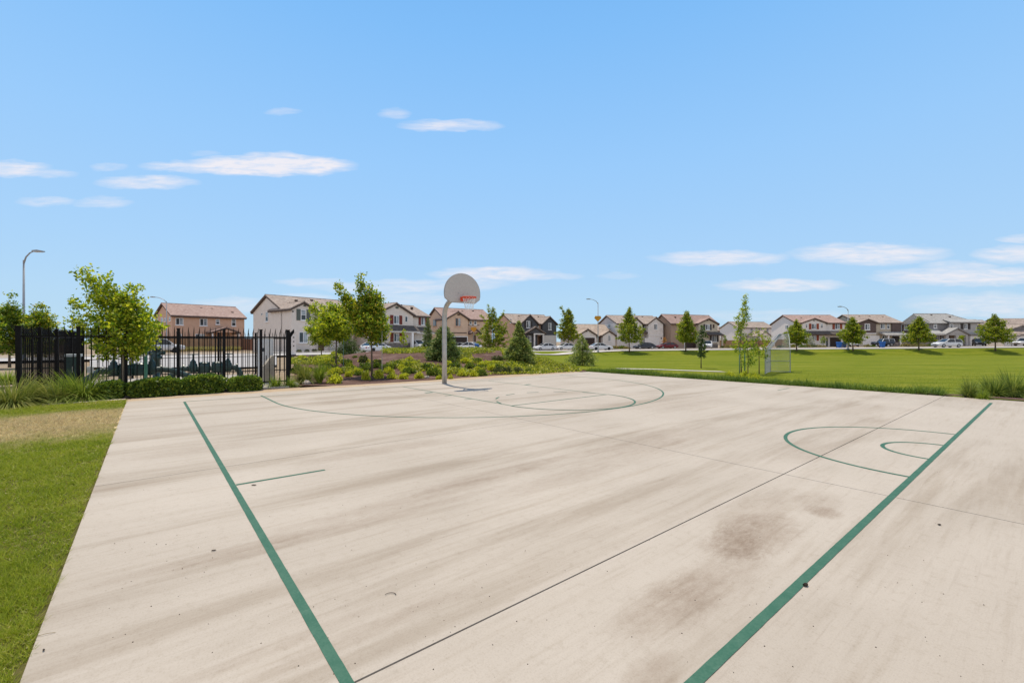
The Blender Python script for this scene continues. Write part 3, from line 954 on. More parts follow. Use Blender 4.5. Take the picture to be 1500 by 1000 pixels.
def pipe_run(u, pxa, pxb, label, slope_end, z=.55):
    va, vb = v_at(pxa, u), v_at(pxb, u); w_ = vb - va
    root = empty('backflow_preventer', cw(u, va, 0), CROT, label, 'backflow valve', 'green pipe assemblies in the enclosure')
    m = MB(); r_ = .10
    if slope_end:
        P = [(0, -.62, .02), (0, -.5, .12), (0, -.12, z - .06), (0, 0, z), (0, w_, z), (0, w_ + .18, z - .03), (0, w_ + .95, .18), (0, w_ + 1.05, .02)]
    else:
        P = [(0, -.45, .1), (0, -.1, z - .08), (0, 0, z), (0, w_ - .25, z)] + [(0, w_ - .25 + .28 * math.sin(a), z - .28 + .28 * math.cos(a)) for a in np.linspace(.2, PI / 2, 6)] + [(0, w_ + .03, .02)]
    m.tube(P, r_, 14)
    for t in (.04, .17, .23, .36, .42, .58, .64, .77, .83, .96):
        m.tube([(0, w_ * t - .022, z), (0, w_ * t + .022, z)], .165, 16)
    m.build('pipe', M_pipe, root, False)
    for t in (.20, .80):       # gate valves with hand wheels
        c = w_ * t
        m = MB(); m.lathe((0, c, z), [(.13, -.14), (.15, 0), (.13, .16), (.09, .22), (.10, .26), (.06, .30), (.045, .34), (.028, .36), (.028, .56)], 14)
        vv_ = m.build('gate_valve', M_pipe, root, True)
        m = MB(); m.tube([(.17 * math.cos(a), c + .17 * math.sin(a), z + .53) for a in np.linspace(0, 2 * PI, 25)], .017, 6, False)
        for k in range(4): m.bar((0, c, z + .53), (.17 * math.cos(k * PI / 2 + .3), c + .17 * math.sin(k * PI / 2 + .3), z + .53), .02)
        m.build('hand_wheel', M_pipe, vv_)
    for t in (.39, .61):       # check valve bonnets
        c = w_ * t
        m = MB(); m.lathe((0, c, z), [(.17, -.16), (.20, -.08), (.20, .08), (.17, .16), (.17, .20), (.11, .24)], 14)
        for k in range(8):
            a = k * PI / 4
            m.tube([(.15 * math.cos(a), c + .15 * math.sin(a), z + .18), (.15 * math.cos(a), c + .15 * math.sin(a), z + .235)], .015, 6)
        m.build('check_valve', M_pipe, root)
    for t in (.30, .70):
        c = w_ * t
        m = MB(); m.box(-.05, .05, c - .05, c + .05, .03, z - .08); m.box(-.14, .14, c - .14, c + .14, .03, .06); m.build('stand', M_pipe, root)
    return root


pipe_run(-5.1, 147, 240, 'dark green backflow pipe assembly with hand wheels, nearest the tree', True, .58)
pipe_run(-6.7, 265, 350, 'dark green backflow pipe assembly ending in a right hand elbow', False, .50)


def bpt(px, u):  # court point at column px
    v_ = v_at(px, u); return cw(u, v_, 0)


def pixbox(name, px0, px1, u, dep, z0, z1, mat, label, cat, group=None):
    va, vb = v_at(px0, u), v_at(px1, u)
    root = empty(name, cw(u, va, z0), CROT, label, cat, group)
    return root, vb - va


# white meter cabinet
M_white = pm('white_enamel', (.70, .69, .67), .45, .06, 3, .03, 30)
M_tanc = pm('tan_cast_concrete', (.40, .35, .28), .9, .15, 4, .2, 40)
r_, wv = pixbox('utility_cabinet', 381, 400.5, -5.4, .5, .03, 1.7, M_white, 'tall white electrical cabinet inside the black picket fence', 'cabinet')
m = MB(); m.box(-.45, 0, 0, wv, .06, 1.62); m.box(-.49, .04, -.04, wv + .04, 1.62, 1.68); m.build('housing', M_white, r_)
m = MB(); m.box(.002, .022, .04, wv * .48, .14, 1.52); m.build('door', M_white, r_)
m = MB(); m.box(.002, .022, wv * .52, wv - .04, .14, 1.52); m.build('door', M_white, r_)
m = MB(); m.box(.022, .04, wv * .42, wv * .46, .75, .95); m.build('handle', M_blk, r_)
m = MB(); m.box(.022, .026, .06, .16, 1.10, 1.24); m.build('notice', pm('dark_notice', (.05, .06, .07), .5), r_)
m = MB(); m.box(-.5, .05, -.05, wv + .05, -.02, .06); m.build('plinth', M_tanc, r_)
r_, wv = pixbox('tan_wedge', 386.5, 401.5, -3.55, .4, .03, 1, M_tanc, 'tan pedestal with a sloping shoulder in front of the white cabinet', 'wedge')  # plain tan block with a sloping shoulder, set in front of the cabinet
m = MB(); m.prism([(0, 0), (wv, 0), (wv, .98), (wv * .8, .98), (0, .62)], lambda a, b: (0, a, b), lambda a, b: (-.32, a, b)); m.build('body', M_tanc, r_)
m = MB(); m.box(.002, .012, .08, wv - .05, .1, .55); m.build('cover_plate', pm('tan_cover_plate', (.36, .31, .24), .7), r_)
m = MB(); m.box(-.45, .35, -.1, wv + .1, -.1, .03); m.build('footing', M_side, r_)
# small white box, green cabinet, teal post, dark post
r_, wv = pixbox('control_box', 127.5, 136.5, -3.6, .3, 0, 1, M_white, 'small white control box on a stub post behind the pickets', 'control box')
m = MB(); m.box(-.12, .08, 0, wv, .62, .80); m.build('housing', M_white, r_)
m = MB(); m.box(-.04, 0, wv * .4, wv * .6, 0, .62); m.build('stub_post', M_galv, r_)
r_, wv = pixbox('irrigation_cabinet', 97, 116, -6.5, .5, 0, 1, M_pipe, 'dark green irrigation cabinet with pale lid behind the dense black pickets', 'cabinet')
m = MB(); m.box(-.5, 0, 0, wv, 0, 1.02); m.build('housing', M_pipe, r_)
m = MB(); m.box(-.54, .04, -.04, wv + .04, 1.02, 1.10); m.build('lid', pm('pale_grey_lid', (.42, .44, .43), .5), r_)
m = MB(); m.box(.002, .02, wv * .45, wv * .55, .5, .7); m.build('latch', M_galv, r_)
p = bpt(213.5, -4.4); r_ = empty('marker_post', p, 0, 'slim teal green marker post standing among the pipes', 'post')
m = MB(); m.lathe((0, 0, 0), [(.045, 0), (.045, 1.42), (.05, 1.43), (.05, 1.47), (.02, 1.49)], 10); m.build('post', M_pipel, r_, True)
m = MB(); m.box(-.05, .05, -.056, -.05, 1.05, 1.3); m.build('plate', M_white, r_)
p = bpt(229, -7.1); r_ = empty('standpipe', p, 0, 'dark standpipe with a round head behind the pickets right of the tree', 'standpipe')
m = MB(); m.lathe((0, 0, 0), [(.2, 0), (.2, .05), (.11, .06), (.11, .85), (.17, .88), (.17, .98), (.13, 1.0), (.13, 1.2), (.17, 1.24), (.1, 1.32)], 14); m.build('body', M_pipe, r_, True)
m = MB(); m.tube([(.1, 0, 1.1), (.3, 0, 1.1)], .07, 10); m.build('outlet', M_pipe, r_)
m = MB(); m.tube([(-.1, 0, 1.1), (-.3, 0, 1.1)], .07, 10); m.build('outlet', M_pipe, r_)

# ================================================================== TREES
M_bark = pm('grey_brown_bark', (.15, .11, .08), .95, .3, 14, .6, 50, 0, .1, (1, 1, .25))
M_barkl = pm('pale_young_bark', (.46, .37, .28), .95, .2, 14, .5, 50, 0, .1, (1, 1, .25))
LV_yel = leafmat('yellow_green_leaves', [(0.077, 0.149, 0.013), (0.168, 0.247, 0.017), (0.311, 0.377, 0.023), (0.535, 0.515, 0.036), (0.620, 0.620, 0.066)], .5)
LV_mid = leafmat('mid_green_leaves', [(0.047, 0.109, 0.013), (0.096, 0.178, 0.017), (0.172, 0.257, 0.023), (0.320, 0.366, 0.033), (0.514, 0.456, 0.066)], .5)
LV_mix = leafmat('green_and_bronze_leaves', [(0.056, 0.118, 0.012), (0.138, 0.224, 0.016), (0.250, 0.330, 0.022), (0.425, 0.437, 0.035), (0.550, 0.389, 0.050)], .5)
LV_str = leafmat('street_tree_leaves', [(0.059, 0.110, 0.010), (0.117, 0.185, 0.013), (0.212, 0.276, 0.020), (0.382, 0.387, 0.033), (0.573, 0.479, 0.049)], .5)
LV_dk = leafmat('dark_green_leaves', [(0.025, 0.064, 0.017), (0.060, 0.109, 0.026), (0.107, 0.158, 0.036), (0.192, 0.228, 0.066)], .25)
LV_con = leafmat('blue_green_needles', [(0.058, 0.121, 0.040), (0.124, 0.196, 0.061), (0.228, 0.290, 0.087), (0.423, 0.433, 0.131)], .22)
LV_con2 = leafmat('grey_green_needles', [(0.097, 0.160, 0.044), (0.194, 0.260, 0.065), (0.358, 0.406, 0.110), (0.618, 0.580, 0.174)], .25)


def tree(name, loc, H, cb, prof, nb, nl, leaf, mat, label, cat='tree', group=None, seed=1, tr=.05, sprigs=(), up=.5, sig=.16, bark=None, lean=(0, 0), group2=None):
    """tapered trunk, limbs, and a crown of single leaves clustered along the twigs"""
    rng = np.random.default_rng(seed); bark = bark or M_bark
    root = empty(name, loc, rng.uniform(0, 0), label, cat, group)
    tk = MB()
    n = 9
    ph = rng.uniform(0, 6, 2)
    def axis(t):
        return np.array([lean[0] * t * H + .03 * H * .25 * math.sin(3 * t + ph[0]), lean[1] * t * H + .03 * H * .25 * math.sin(2.5 * t + ph[1]), t * H])
    z0 = axis(0)
    pts = [axis(t) - z0 for t in np.linspace(0, 1, n)]
    pts[0][2] = -.06
    tk.tube(pts, [tr * (1 - .9 * t) * (1.25 if t == 0 else 1) + .004 for t in np.linspace(0, 1, n)], 8)
    C = []; A = []
    br = []
    for i in range(nb):
        q = ((i + rng.random()) / nb) ** .92
        t = cb + (1 - cb) * q * .985
        r0 = np.interp(q, [p_[0] for p_ in prof], [p_[1] for p_ in prof]) * rng.uniform(.62, 1.18)
        a = i * 2.39996 + rng.normal(scale=.35)
        base = axis(max(cb * .8, t - r0 * up * .45 / H)) - z0
        rise = up * rng.uniform(.3, 1.1) * r0
        end = np.array([base[0] + math.cos(a) * r0, base[1] + math.sin(a) * r0, t * H + rise * .55])
        br.append((base, end, r0))
    for (dx, dy, z) in sprigs:
        t0 = max(cb, min(.75, (z / H) * .62)); base = axis(t0) - z0
        end = np.array([dx, dy, z]); br.append((base, end, np.linalg.norm(end - base) * .8))
    br = [(a_, b_, c_ * (1.7 if q_ >= nb else 1)) for q_, (a_, b_, c_) in enumerate(br)]
    tot = sum(b_[2] for b_ in br) + 1e-6
    for (base, end, r0) in br:
        mid = (base + end) / 2 + np.array([0, 0, -.06 * r0]) + rng.normal(scale=.03 * r0, size=3)
        tk.tube([base, mid, end], [max(.004, tr * .28), max(.003, tr * .16), .002], 4, False)
        k = max(3, int(nl * r0 / tot))
        # side twigs: leaves sit in clumps
        nc = max(2, int(k / 16))
        cs = rng.uniform(.25, 1.04, nc) ** .8
        cc = np.where(cs[:, None] < .5, base + (mid - base) * (cs[:, None] * 2), mid + (end - mid) * ((cs[:, None] - .5) * 2))
        cc = cc + rng.normal(size=(nc, 3)) * sig * min(1.05, r0 ** .5) * .75 * (1.2 - .7 * cs[:, None])
        w_ = rng.integers(0, nc, k)
        C.append(cc[w_] + rng.normal(size=(k, 3)) * np.array([1, 1, .75]) * sig * .5)
        dd = unit(end - base)
        A.append(dd * .5 + rng.normal(size=(k, 3)) * .7 + np.array([0, 0, -.25]))
    C = np.concatenate(C); A = np.concatenate(A)
    v_, f_ = leaf_quads(C, A, leaf * rng.uniform(.65, 1.3, len(C)), .58, rng, .8)
    tk.build('trunk', bark, root, True)
    npmesh('crown', v_, f_, mat, root)
    return root


def conifer(name, loc, H, Rb, n, mat, label, seed, cat='conifer', group=None, cone=.85, droop=.25, leaf=.21):
    rng = np.random.default_rng(seed)
    root = empty(name, loc, 0, label, cat, group)
    tk = MB(); tk.tube([(0, 0, -.05), (0, 0, H * .5), (.02 * H, 0, H * .97)], [.05 * H / 2.5, .03 * H / 2.5, .004], 8)
    C = []; A = []; S = []
    nb = 75
    for i in range(nb):
        q = (i + rng.random()) / nb
        t = .03 + .95 * q
        r0 = Rb * (1 - q) ** cone * rng.uniform(.55, 1.25) + .05
        a = i * 2.39996 + rng.normal(scale=.3)
        d = np.array([math.cos(a), math.sin(a), 0])
        k = int(1.5 * n / nb * (.25 + 1.5 * (1 - q)))
        s = rng.uniform(.2, 1, k) ** .7
        z = t * H + r0 * (.25 * s - droop * s ** 2 * 1.3)
        lump = .075 * r0 + .03
        p = np.outer(s * r0, d) + np.stack([np.zeros(k), np.zeros(k), z], 1) + rng.normal(size=(k, 3)) * lump
        p[:, 2] = np.maximum(p[:, 2], .03)
        C.append(p); A.append(d * .9 + rng.normal(size=(k, 3)) * .55 + np.array([0, 0, .25])); S.append(rng.uniform(.6, 1.3, k) * leaf * (.6 + .4 * (1 - q)))
        tk.tube([(0, 0, t * H), tuple(d * r0 * .8 + np.array([0, 0, t * H - .02]))], [.012, .004], 4, False)
    C = np.concatenate(C); A = np.concatenate(A); S = np.concatenate(S)
    v_, f_ = leaf_quads(C, A, S, .26, rng, .5)
    tk.build('trunk', M_bark, root, True)
    npmesh('crown', v_, f_, mat, root)
    return root


def z_of(py, Y): return CH + (500 - py) / FP * Y


def sp(px, py, x0, Y, z0, dy=0.):  # sprig tip relative to the tree base, from where it shows in the photo
    return (at(px, Y) - x0, dy, z_of(py, Y) - z0)


# tree at the left end of the court
x, y, z = ground(182.5, 577)
tree('young_tree', (x, y, z), 2.85, .40, [(0, .55), (.2, .82), (.45, .74), (.75, .42), (1, .12)], 60, 11500, .096, LV_yel,
     'yellow green young tree in front of the picket fence, left end of the court', seed=3, tr=.045, up=.55, sig=.17, bark=M_barkl,
     sprigs=[sp(124, 396, x, y, z), sp(133, 410, x, y, z, .1), sp(157, 408, x, y, z, -.1), sp(165, 420, x, y, z), sp(192, 420, x, y, z, .1), sp(113, 446, x, y, z), sp(205, 440, x, y, z),
             sp(222, 460, x, y, z), sp(229, 494, x, y, z, -.2), sp(212, 498, x, y, z), sp(140, 436, x, y, z), sp(175, 432, x, y, z), sp(120, 470, x, y, z, -.2)])
m = MB(); m.lathe((0, 0, 0), [(.028, -.1), (.026, 1.35), (.01, 1.37)], 8)
o = m.build('tree_stake', pm('weathered_wood_stake', (.42, .34, .24), .9, .2, 10, .3, 40), None, True); o.location = (at(180.2, y - .12), y - .12, 0)
tag(o, 'pale round wooden stake tied beside the tree at the left end of the court', 'tree stake')

# trees behind the enclosure at the far left
for (px, Yt, Hs, sd, lab, spr) in ((14, 27, 3.4, 5, 'green tree behind the left end of the picket fence, cut by the photo edge', [(20, 432), (10, 440), (26, 446), (-4, 450), (2, 470)]),
                                   (56, 28, 3.2, 6, 'green tree with reddish tips standing just below the tall street lamp', [(60, 446), (48, 452), (70, 455), (76, 466), (40, 462)])):
    X = at(px, Yt)
    tree('young_tree', (X, Yt, 0), Hs, .25, [(0, .9), (.3, 1.35), (.7, 1.0), (1, .25)], 52, 8000, .14, LV_mix if sd == 6 else LV_mid, lab, seed=sd, tr=.06, sig=.22,
         sprigs=[sp(a, b, X, Yt, 0) for a, b in spr])

# trees on the mulch bank
x, y, z = ground(545, 550)
tree('young_tree', (x, y, z), 3.55, .40, [(0, .6), (.3, .86), (.6, .62), (1, .14)], 56, 10500, .115, LV_mix,
     'tallest young tree on the mulch bank with a bronze tinged forked top', seed=9, tr=.04, sig=.19, up=.6,
     sprigs=[sp(496, 416, x, y, z), sp(499, 428, x, y, z, .1), sp(505, 440, x, y, z), sp(528, 406, x, y, z), sp(527, 420, x, y, z, .1), sp(541, 422, x, y, z, -.1), sp(530, 436, x, y, z), sp(553, 440, x, y, z), sp(560, 468, x, y, z), sp(562, 482, x, y, z, .2),
             sp(510, 450, x, y, z), sp(516, 462, x, y, z), sp(548, 452, x, y, z, -.2)])
x, y, z = ground(492, 536)
tree('young_tree', (x, y, z), 2.9, .42, [(0, .7), (.35, 1.05), (.7, .7), (1, .2)], 46, 6500, .125, LV_yel,
     'shorter yellow green tree left of the tallest one on the mulch bank', seed=12, tr=.04, sig=.2, sprigs=[sp(485, 446, x, y, z), sp(472, 452, x, y, z), sp(502, 455, x, y, z)])
x, y = at(471, 34), 34; z = Tz(x, y)
tree('young_tree', (x, y, z), 3.1, .38, [(0, .7), (.35, 1.15), (.7, .8), (1, .2)], 44, 6000, .14, LV_yel,
     'thin yellow green tree in front of the white house, partly behind another tree', seed=14, tr=.045, sig=.23, sprigs=[sp(455, 450, x, y, z), sp(470, 443, x, y, z), sp(449, 482, x, y, z), sp(462, 446, x, y, z)])
M_stk = pm('green_metal_stake', (.16, .26, .20), .6, .15, 6)
for (px, pt, pb, lab) in ((503, 497, 538, 'thin green metal stake standing alone on the mulch bank'), (559.6, 486, 553, 'tall thin grey stake right of the tallest tree on the bank')):
    x, y, z = ground(px, pb)
    m = MB(); m.tube([(0, 0, -.1), (0, 0, z_of(pt, y) - z)], .012, 6); m.tube([(0, 0, z_of(pt, y) - z), (0, 0, z_of(pt, y) - z + .02)], .02, 6)
    o = m.build('tree_stake', M_stk if px < 520 else M_galv); o.location = (x, y, z); tag(o, lab, 'tree stake')

# conifers
x, y = at(510, 36), 36; z = Tz(x, y)
conifer('dark_shrub', (x, y, z - .1), 1.85, 1.25, 5200, LV_dk, 'broad dark evergreen shrub under the trees on the bank', 21, 'shrub', None, .45, .2, .16)
x, y, z = ground(650, 525.5)
conifer('conifer', (x, y, z - .05), z_of(476, y) - z, 23 / FP * y, 7200, LV_con, 'bushy blue green conifer directly behind the hoop pole', 22, cone=.5)
x, y = at(627, 42), 42; z = Tz(x, y)
conifer('conifer', (x, y, z), z_of(464, y) - z, .62, 3600, LV_con, 'narrow dark conifer left of the hoop pole in front of a white garage', 23, cone=.7)
x, y, z = ground(760, 528.5)
conifer('conifer', (x, y, z - .05), z_of(468, y) - z, 23 / FP * y, 7600, LV_con2, 'pointed grey green conifer in front of the dark grey house', 24, cone=1.12)
x, y, z = ground(853, 535)
conifer('conifer', (x, y, z - .05), z_of(490, y) - z, 24 / FP * y, 6800, LV_con2, 'low rounded grey green conifer beside the far corner of the slab', 25, cone=.8)

# street trees along the top of the bank
PROF = [(0, .85), (.12, 1.02), (.35, .98), (.55, .70), (.75, .38), (.9, .17), (1, .05)]
def street_tree(px, py, ptop, half, label, seed, Yf=None, nl=3000, mat=None, sprigs=(), cb=.24):
    if Yf is None: x, y, z = ground(px, py)
    else: x, y = at(px, Yf), Yf; z = Tz(x, y)
    Hh = z_of(ptop, y) - z; r_ = .86 * half / FP * y; q_ = np.random.default_rng(seed).uniform(.78, 1.2, 7)
    return tree('street_tree', (x, y, z), Hh, cb, [(a, b * r_ * c) for (a, b), c in zip(PROF, q_)], int(80 + 40 * q_[0]), int(nl * 3.2), .195 * y / 75, mat or LV_str, label, 'tree', 'street trees on top of the grass bank', seed,
                .10 * y / 75, [sp(a, b, x, y, z) for a, b in sprigs], .12, .25 * y / 75, M_bark)
street_tree(722, 512, 449, 26, 'multi topped yellowish street tree left of the pointed conifer', 31, 50, 4200, LV_mix, [(716, 447), (738, 455), (704, 462), (746, 470), (700, 490), (698, 500)], .1)
street_tree(832.5, 512, 452, 19.5, 'twin topped street tree in front of two white parked cars', 32, None, 3200, None, [(822, 450), (836, 453), (828, 460)])
street_tree(922, 516, 449, 20.5, 'pointed street tree between the yellow sign and a dark grey car', 33, None, 3400)
street_tree(1004.5, 515, 455, 18.5, 'pointed street tree in front of the brown house, right of the red car', 34, None, 3200)
street_tree(1167, 514, 468, 17, 'street tree in front of the white house with orange shutters, at its left', 35, None, 2800)
street_tree(1249.5, 514, 464, 18, 'street tree between the white house and the dark brown house', 36, None, 3000)
street_tree(1346, 513, 463, 20, 'street tree at the corner of the grey hip roofed house', 37, None, 3000)
street_tree(1458, 514, 460, 21.5, 'rightmost street tree, beside the black parked car', 38, None, 3200)
# slender young trees nearer on the field
x, y, z = ground(1027, 539)
tree('young_tree', (x, y, z), z_of(476, y) - z, .22, [(0, .3), (.3, .42), (.6, .38), (1, .12)], 34, 1300, .15, LV_dk, 'slender dark leaved tree alone on the near field', seed=41, tr=.045, sig=.17)
x, y, z = ground(1086, 548)
tree('young_tree', (x, y, z), z_of(470, y) - z, .40, [(0, .45), (.3, .62), (.6, .5), (1, .15)], 36, 2300, .12, LV_yel, 'yellow green sapling with a long whip shooting up above its crown', seed=42, tr=.04, sig=.17,
     sprigs=[sp(1078, 464, x, y, z), sp(1091, 450, x, y, z), sp(1092, 440, x, y, z), sp(1093, 430, x, y, z), sp(1097, 447, x, y, z), sp(1072, 505, x, y, z)])
for (dx, hh) in ((-.19, 2.0), (.2, 1.85)):
    m = MB(); m.lathe((0, 0, 0), [(.04, -.1), (.038, hh), (.01, hh + .02)], 8); o = m.build('tree_stake', M_pipel if dx > 0 else M_stk, None, True); o.location = (x + dx, y - .1, z)
    tag(o, ('teal green' if dx > 0 else 'dull green') + ' round stake holding up the sapling with the long whip', 'tree stake')
x, y, z = ground(1095.5, 552)
tree('young_tree', (x, y, z), z_of(497, y) - z, .25, [(0, .4), (.3, .55), (.6, .55), (1, .25)], 24, 800, .11, LV_mid, 'small dark leaved sapling among the yellow shrubs by the slab edge', seed=43, tr=.03, sig=.16)
x, y = at(1112, 33), 33; z = Tz(x, y)
tree('young_tree', (x, y, z), z_of(482, y) - z, .35, [(0, .5), (.4, .75), (.8, .6), (1, .3)], 22, 900, .13, LV_mix, 'loose open sapling immediately left of the chain link backstop', seed=44, tr=.035, sig=.2)

# ================================================================== SHRUBS AND GRASSES
LV_sy = leafmat('golden_shrub_leaves', [(0.140, 0.182, 0.013), (0.319, 0.345, 0.020), (0.599, 0.544, 0.033), (0.620, 0.620, 0.066), (0.620, 0.620, 0.099)], .35)
LV_sg = leafmat('green_shrub_leaves', [(0.034, 0.073, 0.012), (0.086, 0.138, 0.018), (0.171, 0.227, 0.030), (0.326, 0.340, 0.044)], .3)
LV_sd = leafmat('dark_shrub_leaves', [(0.032, 0.058, 0.020), (0.071, 0.099, 0.030), (0.143, 0.148, 0.049), (0.232, 0.214, 0.099)], .25)
LV_hedge = leafmat('hedge_leaves', [(0.040, 0.083, 0.014), (0.089, 0.155, 0.022), (0.189, 0.268, 0.036), (0.379, 0.432, 0.054)], .28)
M_stem = pm('brown_twigs', (.09, .06, .04), .95, .2, 20)


def shrub_mesh(seed, mat, n=900, leaf=.10):
    rng = np.random.default_rng(seed)
    k = 16
    lc = rng.normal(size=(k, 3)); lc = unit(lc); lc[:, 2] = np.abs(lc[:, 2]) * .8
    lc = lc * np.array([.33, .33, .30]) * rng.uniform(.5, 1.05, (k, 1))
    w_ = rng.integers(0, k, n)
    d = unit(rng.normal(size=(n, 3)))
    p = lc[w_] + d * .17 * rng.uniform(.5, 1, (n, 1))
    p[:, 2] = np.abs(p[:, 2]) + .02
    a = d + rng.normal(size=(n, 3)) * .5 + np.array([0, 0, .5])
    v_, f_ = leaf_quads(p, a, leaf * rng.uniform(.6, 1.3, n), .6, rng, .6)
    o = npmesh('shrub', v_, f_, mat)
    return o


SH = {'Y': [shrub_mesh(60 + i, LV_sy) for i in range(3)], 'G': [shrub_mesh(70 + i, LV_sg) for i in range(3)], 'D': [shrub_mesh(80 + i, LV_sd) for i in range(2)]}
used = set()
SLAB = {'Y': ('rounded golden leaved shrub low on the mulch bank', 'golden shrubs on the mulch bank'), 'G': ('rounded green shrub on the mulch bank', 'green shrubs on the mulch bank'),
        'D': ('dark olive green shrub on the mulch bank', 'dark shrubs on the mulch bank')}


def shrub(px, py, wpx, hpx, kind, label=None, group=None):
    x, y, z = ground(px, py)
    w_ = wpx / FP * y; h_ = hpx / FP * y * 1.15
    src = SH[kind][random.randrange(len(SH[kind]))]
    s_ = (w_ * 1.22, w_ * 1.05, h_ * 2.35)
    lb, gr = SLAB[kind]
    if src.name not in used:
        used.add(src.name); o = src; o.location = (x, y + w_ * .3, Tz(x, y + w_ * .3) - .03); o.scale = s_; o.rotation_euler = (0, 0, random.uniform(0, 6))
    else:
        o = copy_thing(src, (x, y + w_ * .3, Tz(x, y + w_ * .3) - .03), random.uniform(0, 6), s_)
    tag(o, label or lb, 'shrub', group or gr)
    return o


for (cx, cy, w_, h_, k) in [(430, 380, 180, 85, 'Y'), (430, 300, 130, 60, 'Y'), (555, 320, 110, 60, 'Y'), (640, 300, 130, 60, 'Y'), (715, 350, 105, 95, 'Y'), (830, 340, 110, 90, 'Y'), (560, 258, 130, 55, 'Y'),
                            (730, 262, 130, 50, 'G'), (690, 190, 100, 65, 'D'), (705, 228, 120, 40, 'G'), (815, 242, 125, 50, 'G'), (820, 197, 100, 38, 'D'), (435, 195, 95, 60, 'D'), (540, 212, 125, 55, 'G'),
                            (300, 212, 170, 50, 'Y'), (165, 198, 115, 48, 'D'), (120, 165, 140, 40, 'Y'), (250, 165, 160, 40, 'G'), (355, 160, 120, 40, 'Y'), (620, 148, 60, 24, 'G'),
                            (930, 252, 150, 55, 'G'), (985, 217, 115, 42, 'G'), (1095, 236, 110, 48, 'G'), (1115, 290, 135, 60, 'G'), (920, 292, 110, 60, 'Y'), (950, 337, 125, 52, 'Y'), (1060, 342, 145, 58, 'Y'),
                            (1205, 337, 115, 66, 'Y'), (1270, 267, 160, 66, 'G'), (1340, 312, 145, 76, 'G'), (1390, 345, 70, 40, 'Y'), (80, 292, 125, 90, 'G'), (375, 235, 80, 40, 'G'), (1180, 190, 60, 26, 'G'), (1350, 170, 90, 28, 'G')]:
    shrub(420 + cx / 6.25, 500 + cy / 6.25, w_ / 6.25, h_ / 6.25, k)
for (cx, cy, w_, h_, k) in [(30, 372, 85, 66, 'G'), (120, 372, 64, 46, 'Y'), (235, 347, 135, 64, 'Y'), (330, 350, 100, 60, 'Y'), (410, 345, 110, 70, 'G'), (165, 275, 130, 58, 'G'), (500, 300, 120, 66, 'Y'), (560, 326, 100, 66, 'D'),
                            (640, 326, 110, 72, 'D'), (740, 322, 115, 60, 'D'), (840, 316, 100, 46, 'G'), (430, 268, 140, 55, 'Y'), (300, 275, 120, 50, 'G'), (255, 225, 140, 44, 'Y'), (360, 220, 110, 40, 'G'), (560, 255, 130, 44, 'Y'), (690, 262, 130, 44, 'G'), (50, 300, 60, 50, 'G')]:
    shrub(640 + cx / 6.25, 495 + cy / 6.25, w_ / 6.25, h_ / 6.25, k)
for (px, py, w_) in [(1072, 553, 15), (1086, 556, 16), (1100, 557, 17), (1112, 559, 16), (1122, 561, 12), (1094, 552, 15), (1108, 554, 13)]:
    shrub(px, py, w_, 9, 'Y', 'golden leaved shrub in the clump along the right slab edge', 'golden shrubs along the right slab edge')

rs = random.Random(5)
for _ in range(48):
    px, py = rs.uniform(440, 770), rs.uniform(519, 551)
    if 515 < px < 650 and py < 527: continue
    if py > 560 - .014 * (px - 420) - 8 - max(0, (px - 640) * .01): continue
    shrub(px, py, rs.uniform(12, 22), rs.uniform(5, 8.5), rs.choice('YYYGGD'))
# low spreading ground cover on the bank (nobody could count it)
def cover():
    n = 110000
    Y = RNG.uniform(19, 41, n); px = RNG.uniform(425, 850, n); X = (px - 750) / FP * Y
    z = T(X, Y); py = 500 + (CH - z) / Y * FP
    no = np.sin(X * 1.3 + 2 * np.sin(Y * .9)) + np.sin(Y * 1.7 + X * .7) + .8 * np.sin(X * 3.1 - Y * 2.3)
    band1 = (px > 560) & (px < 640) & (py < 518 - (px - 560) * .02) & (py > 508)
    left = (px < 500) & (py < 534) & (no > -.2)
    right = (px > 655) & (py < 548) & (no > -.5 + .9 * ((px > 690) & (px < 735) & (py < 530)) - .6 * (px > 740)) & ~((px > 692) & (px < 738) & (py > 516) & (py < 527) & (no < 1.2))
    mid = (px > 480) & (px < 655) & (py > 530) & (no > .7)
    k = band1 | left | right | mid
    k &= X < xr_bed(Y) + .3
    X, Y, no = X[k], Y[k], no[k]
    m_ = len(X)
    hgt = RNG.random(m_) ** 1.5 * (.10 + .08 * np.clip(no, 0, 2))
    c_ = np.stack([X + RNG.normal(scale=.05, size=m_), Y + RNG.normal(scale=.05, size=m_), T(X, Y) + hgt], 1)
    a = RNG.normal(size=(m_, 3)) + np.array([0, 0, .7])
    return leaf_quads(c_, a, RNG.uniform(.07, .15, m_), .5, RNG, .8)
LV_cov = leafmat('ground_cover_leaves', [(0.076, 0.112, 0.012), (0.167, 0.210, 0.018), (0.288, 0.309, 0.027), (0.455, 0.434, 0.044), (0.527, 0.505, 0.075)], .35)
v, f = cover(); o = npmesh('ground_cover', v, f, LV_cov); stuff(o); tag(o, 'low spreading yellow green ground cover creeping over the mulch bank', 'ground cover')

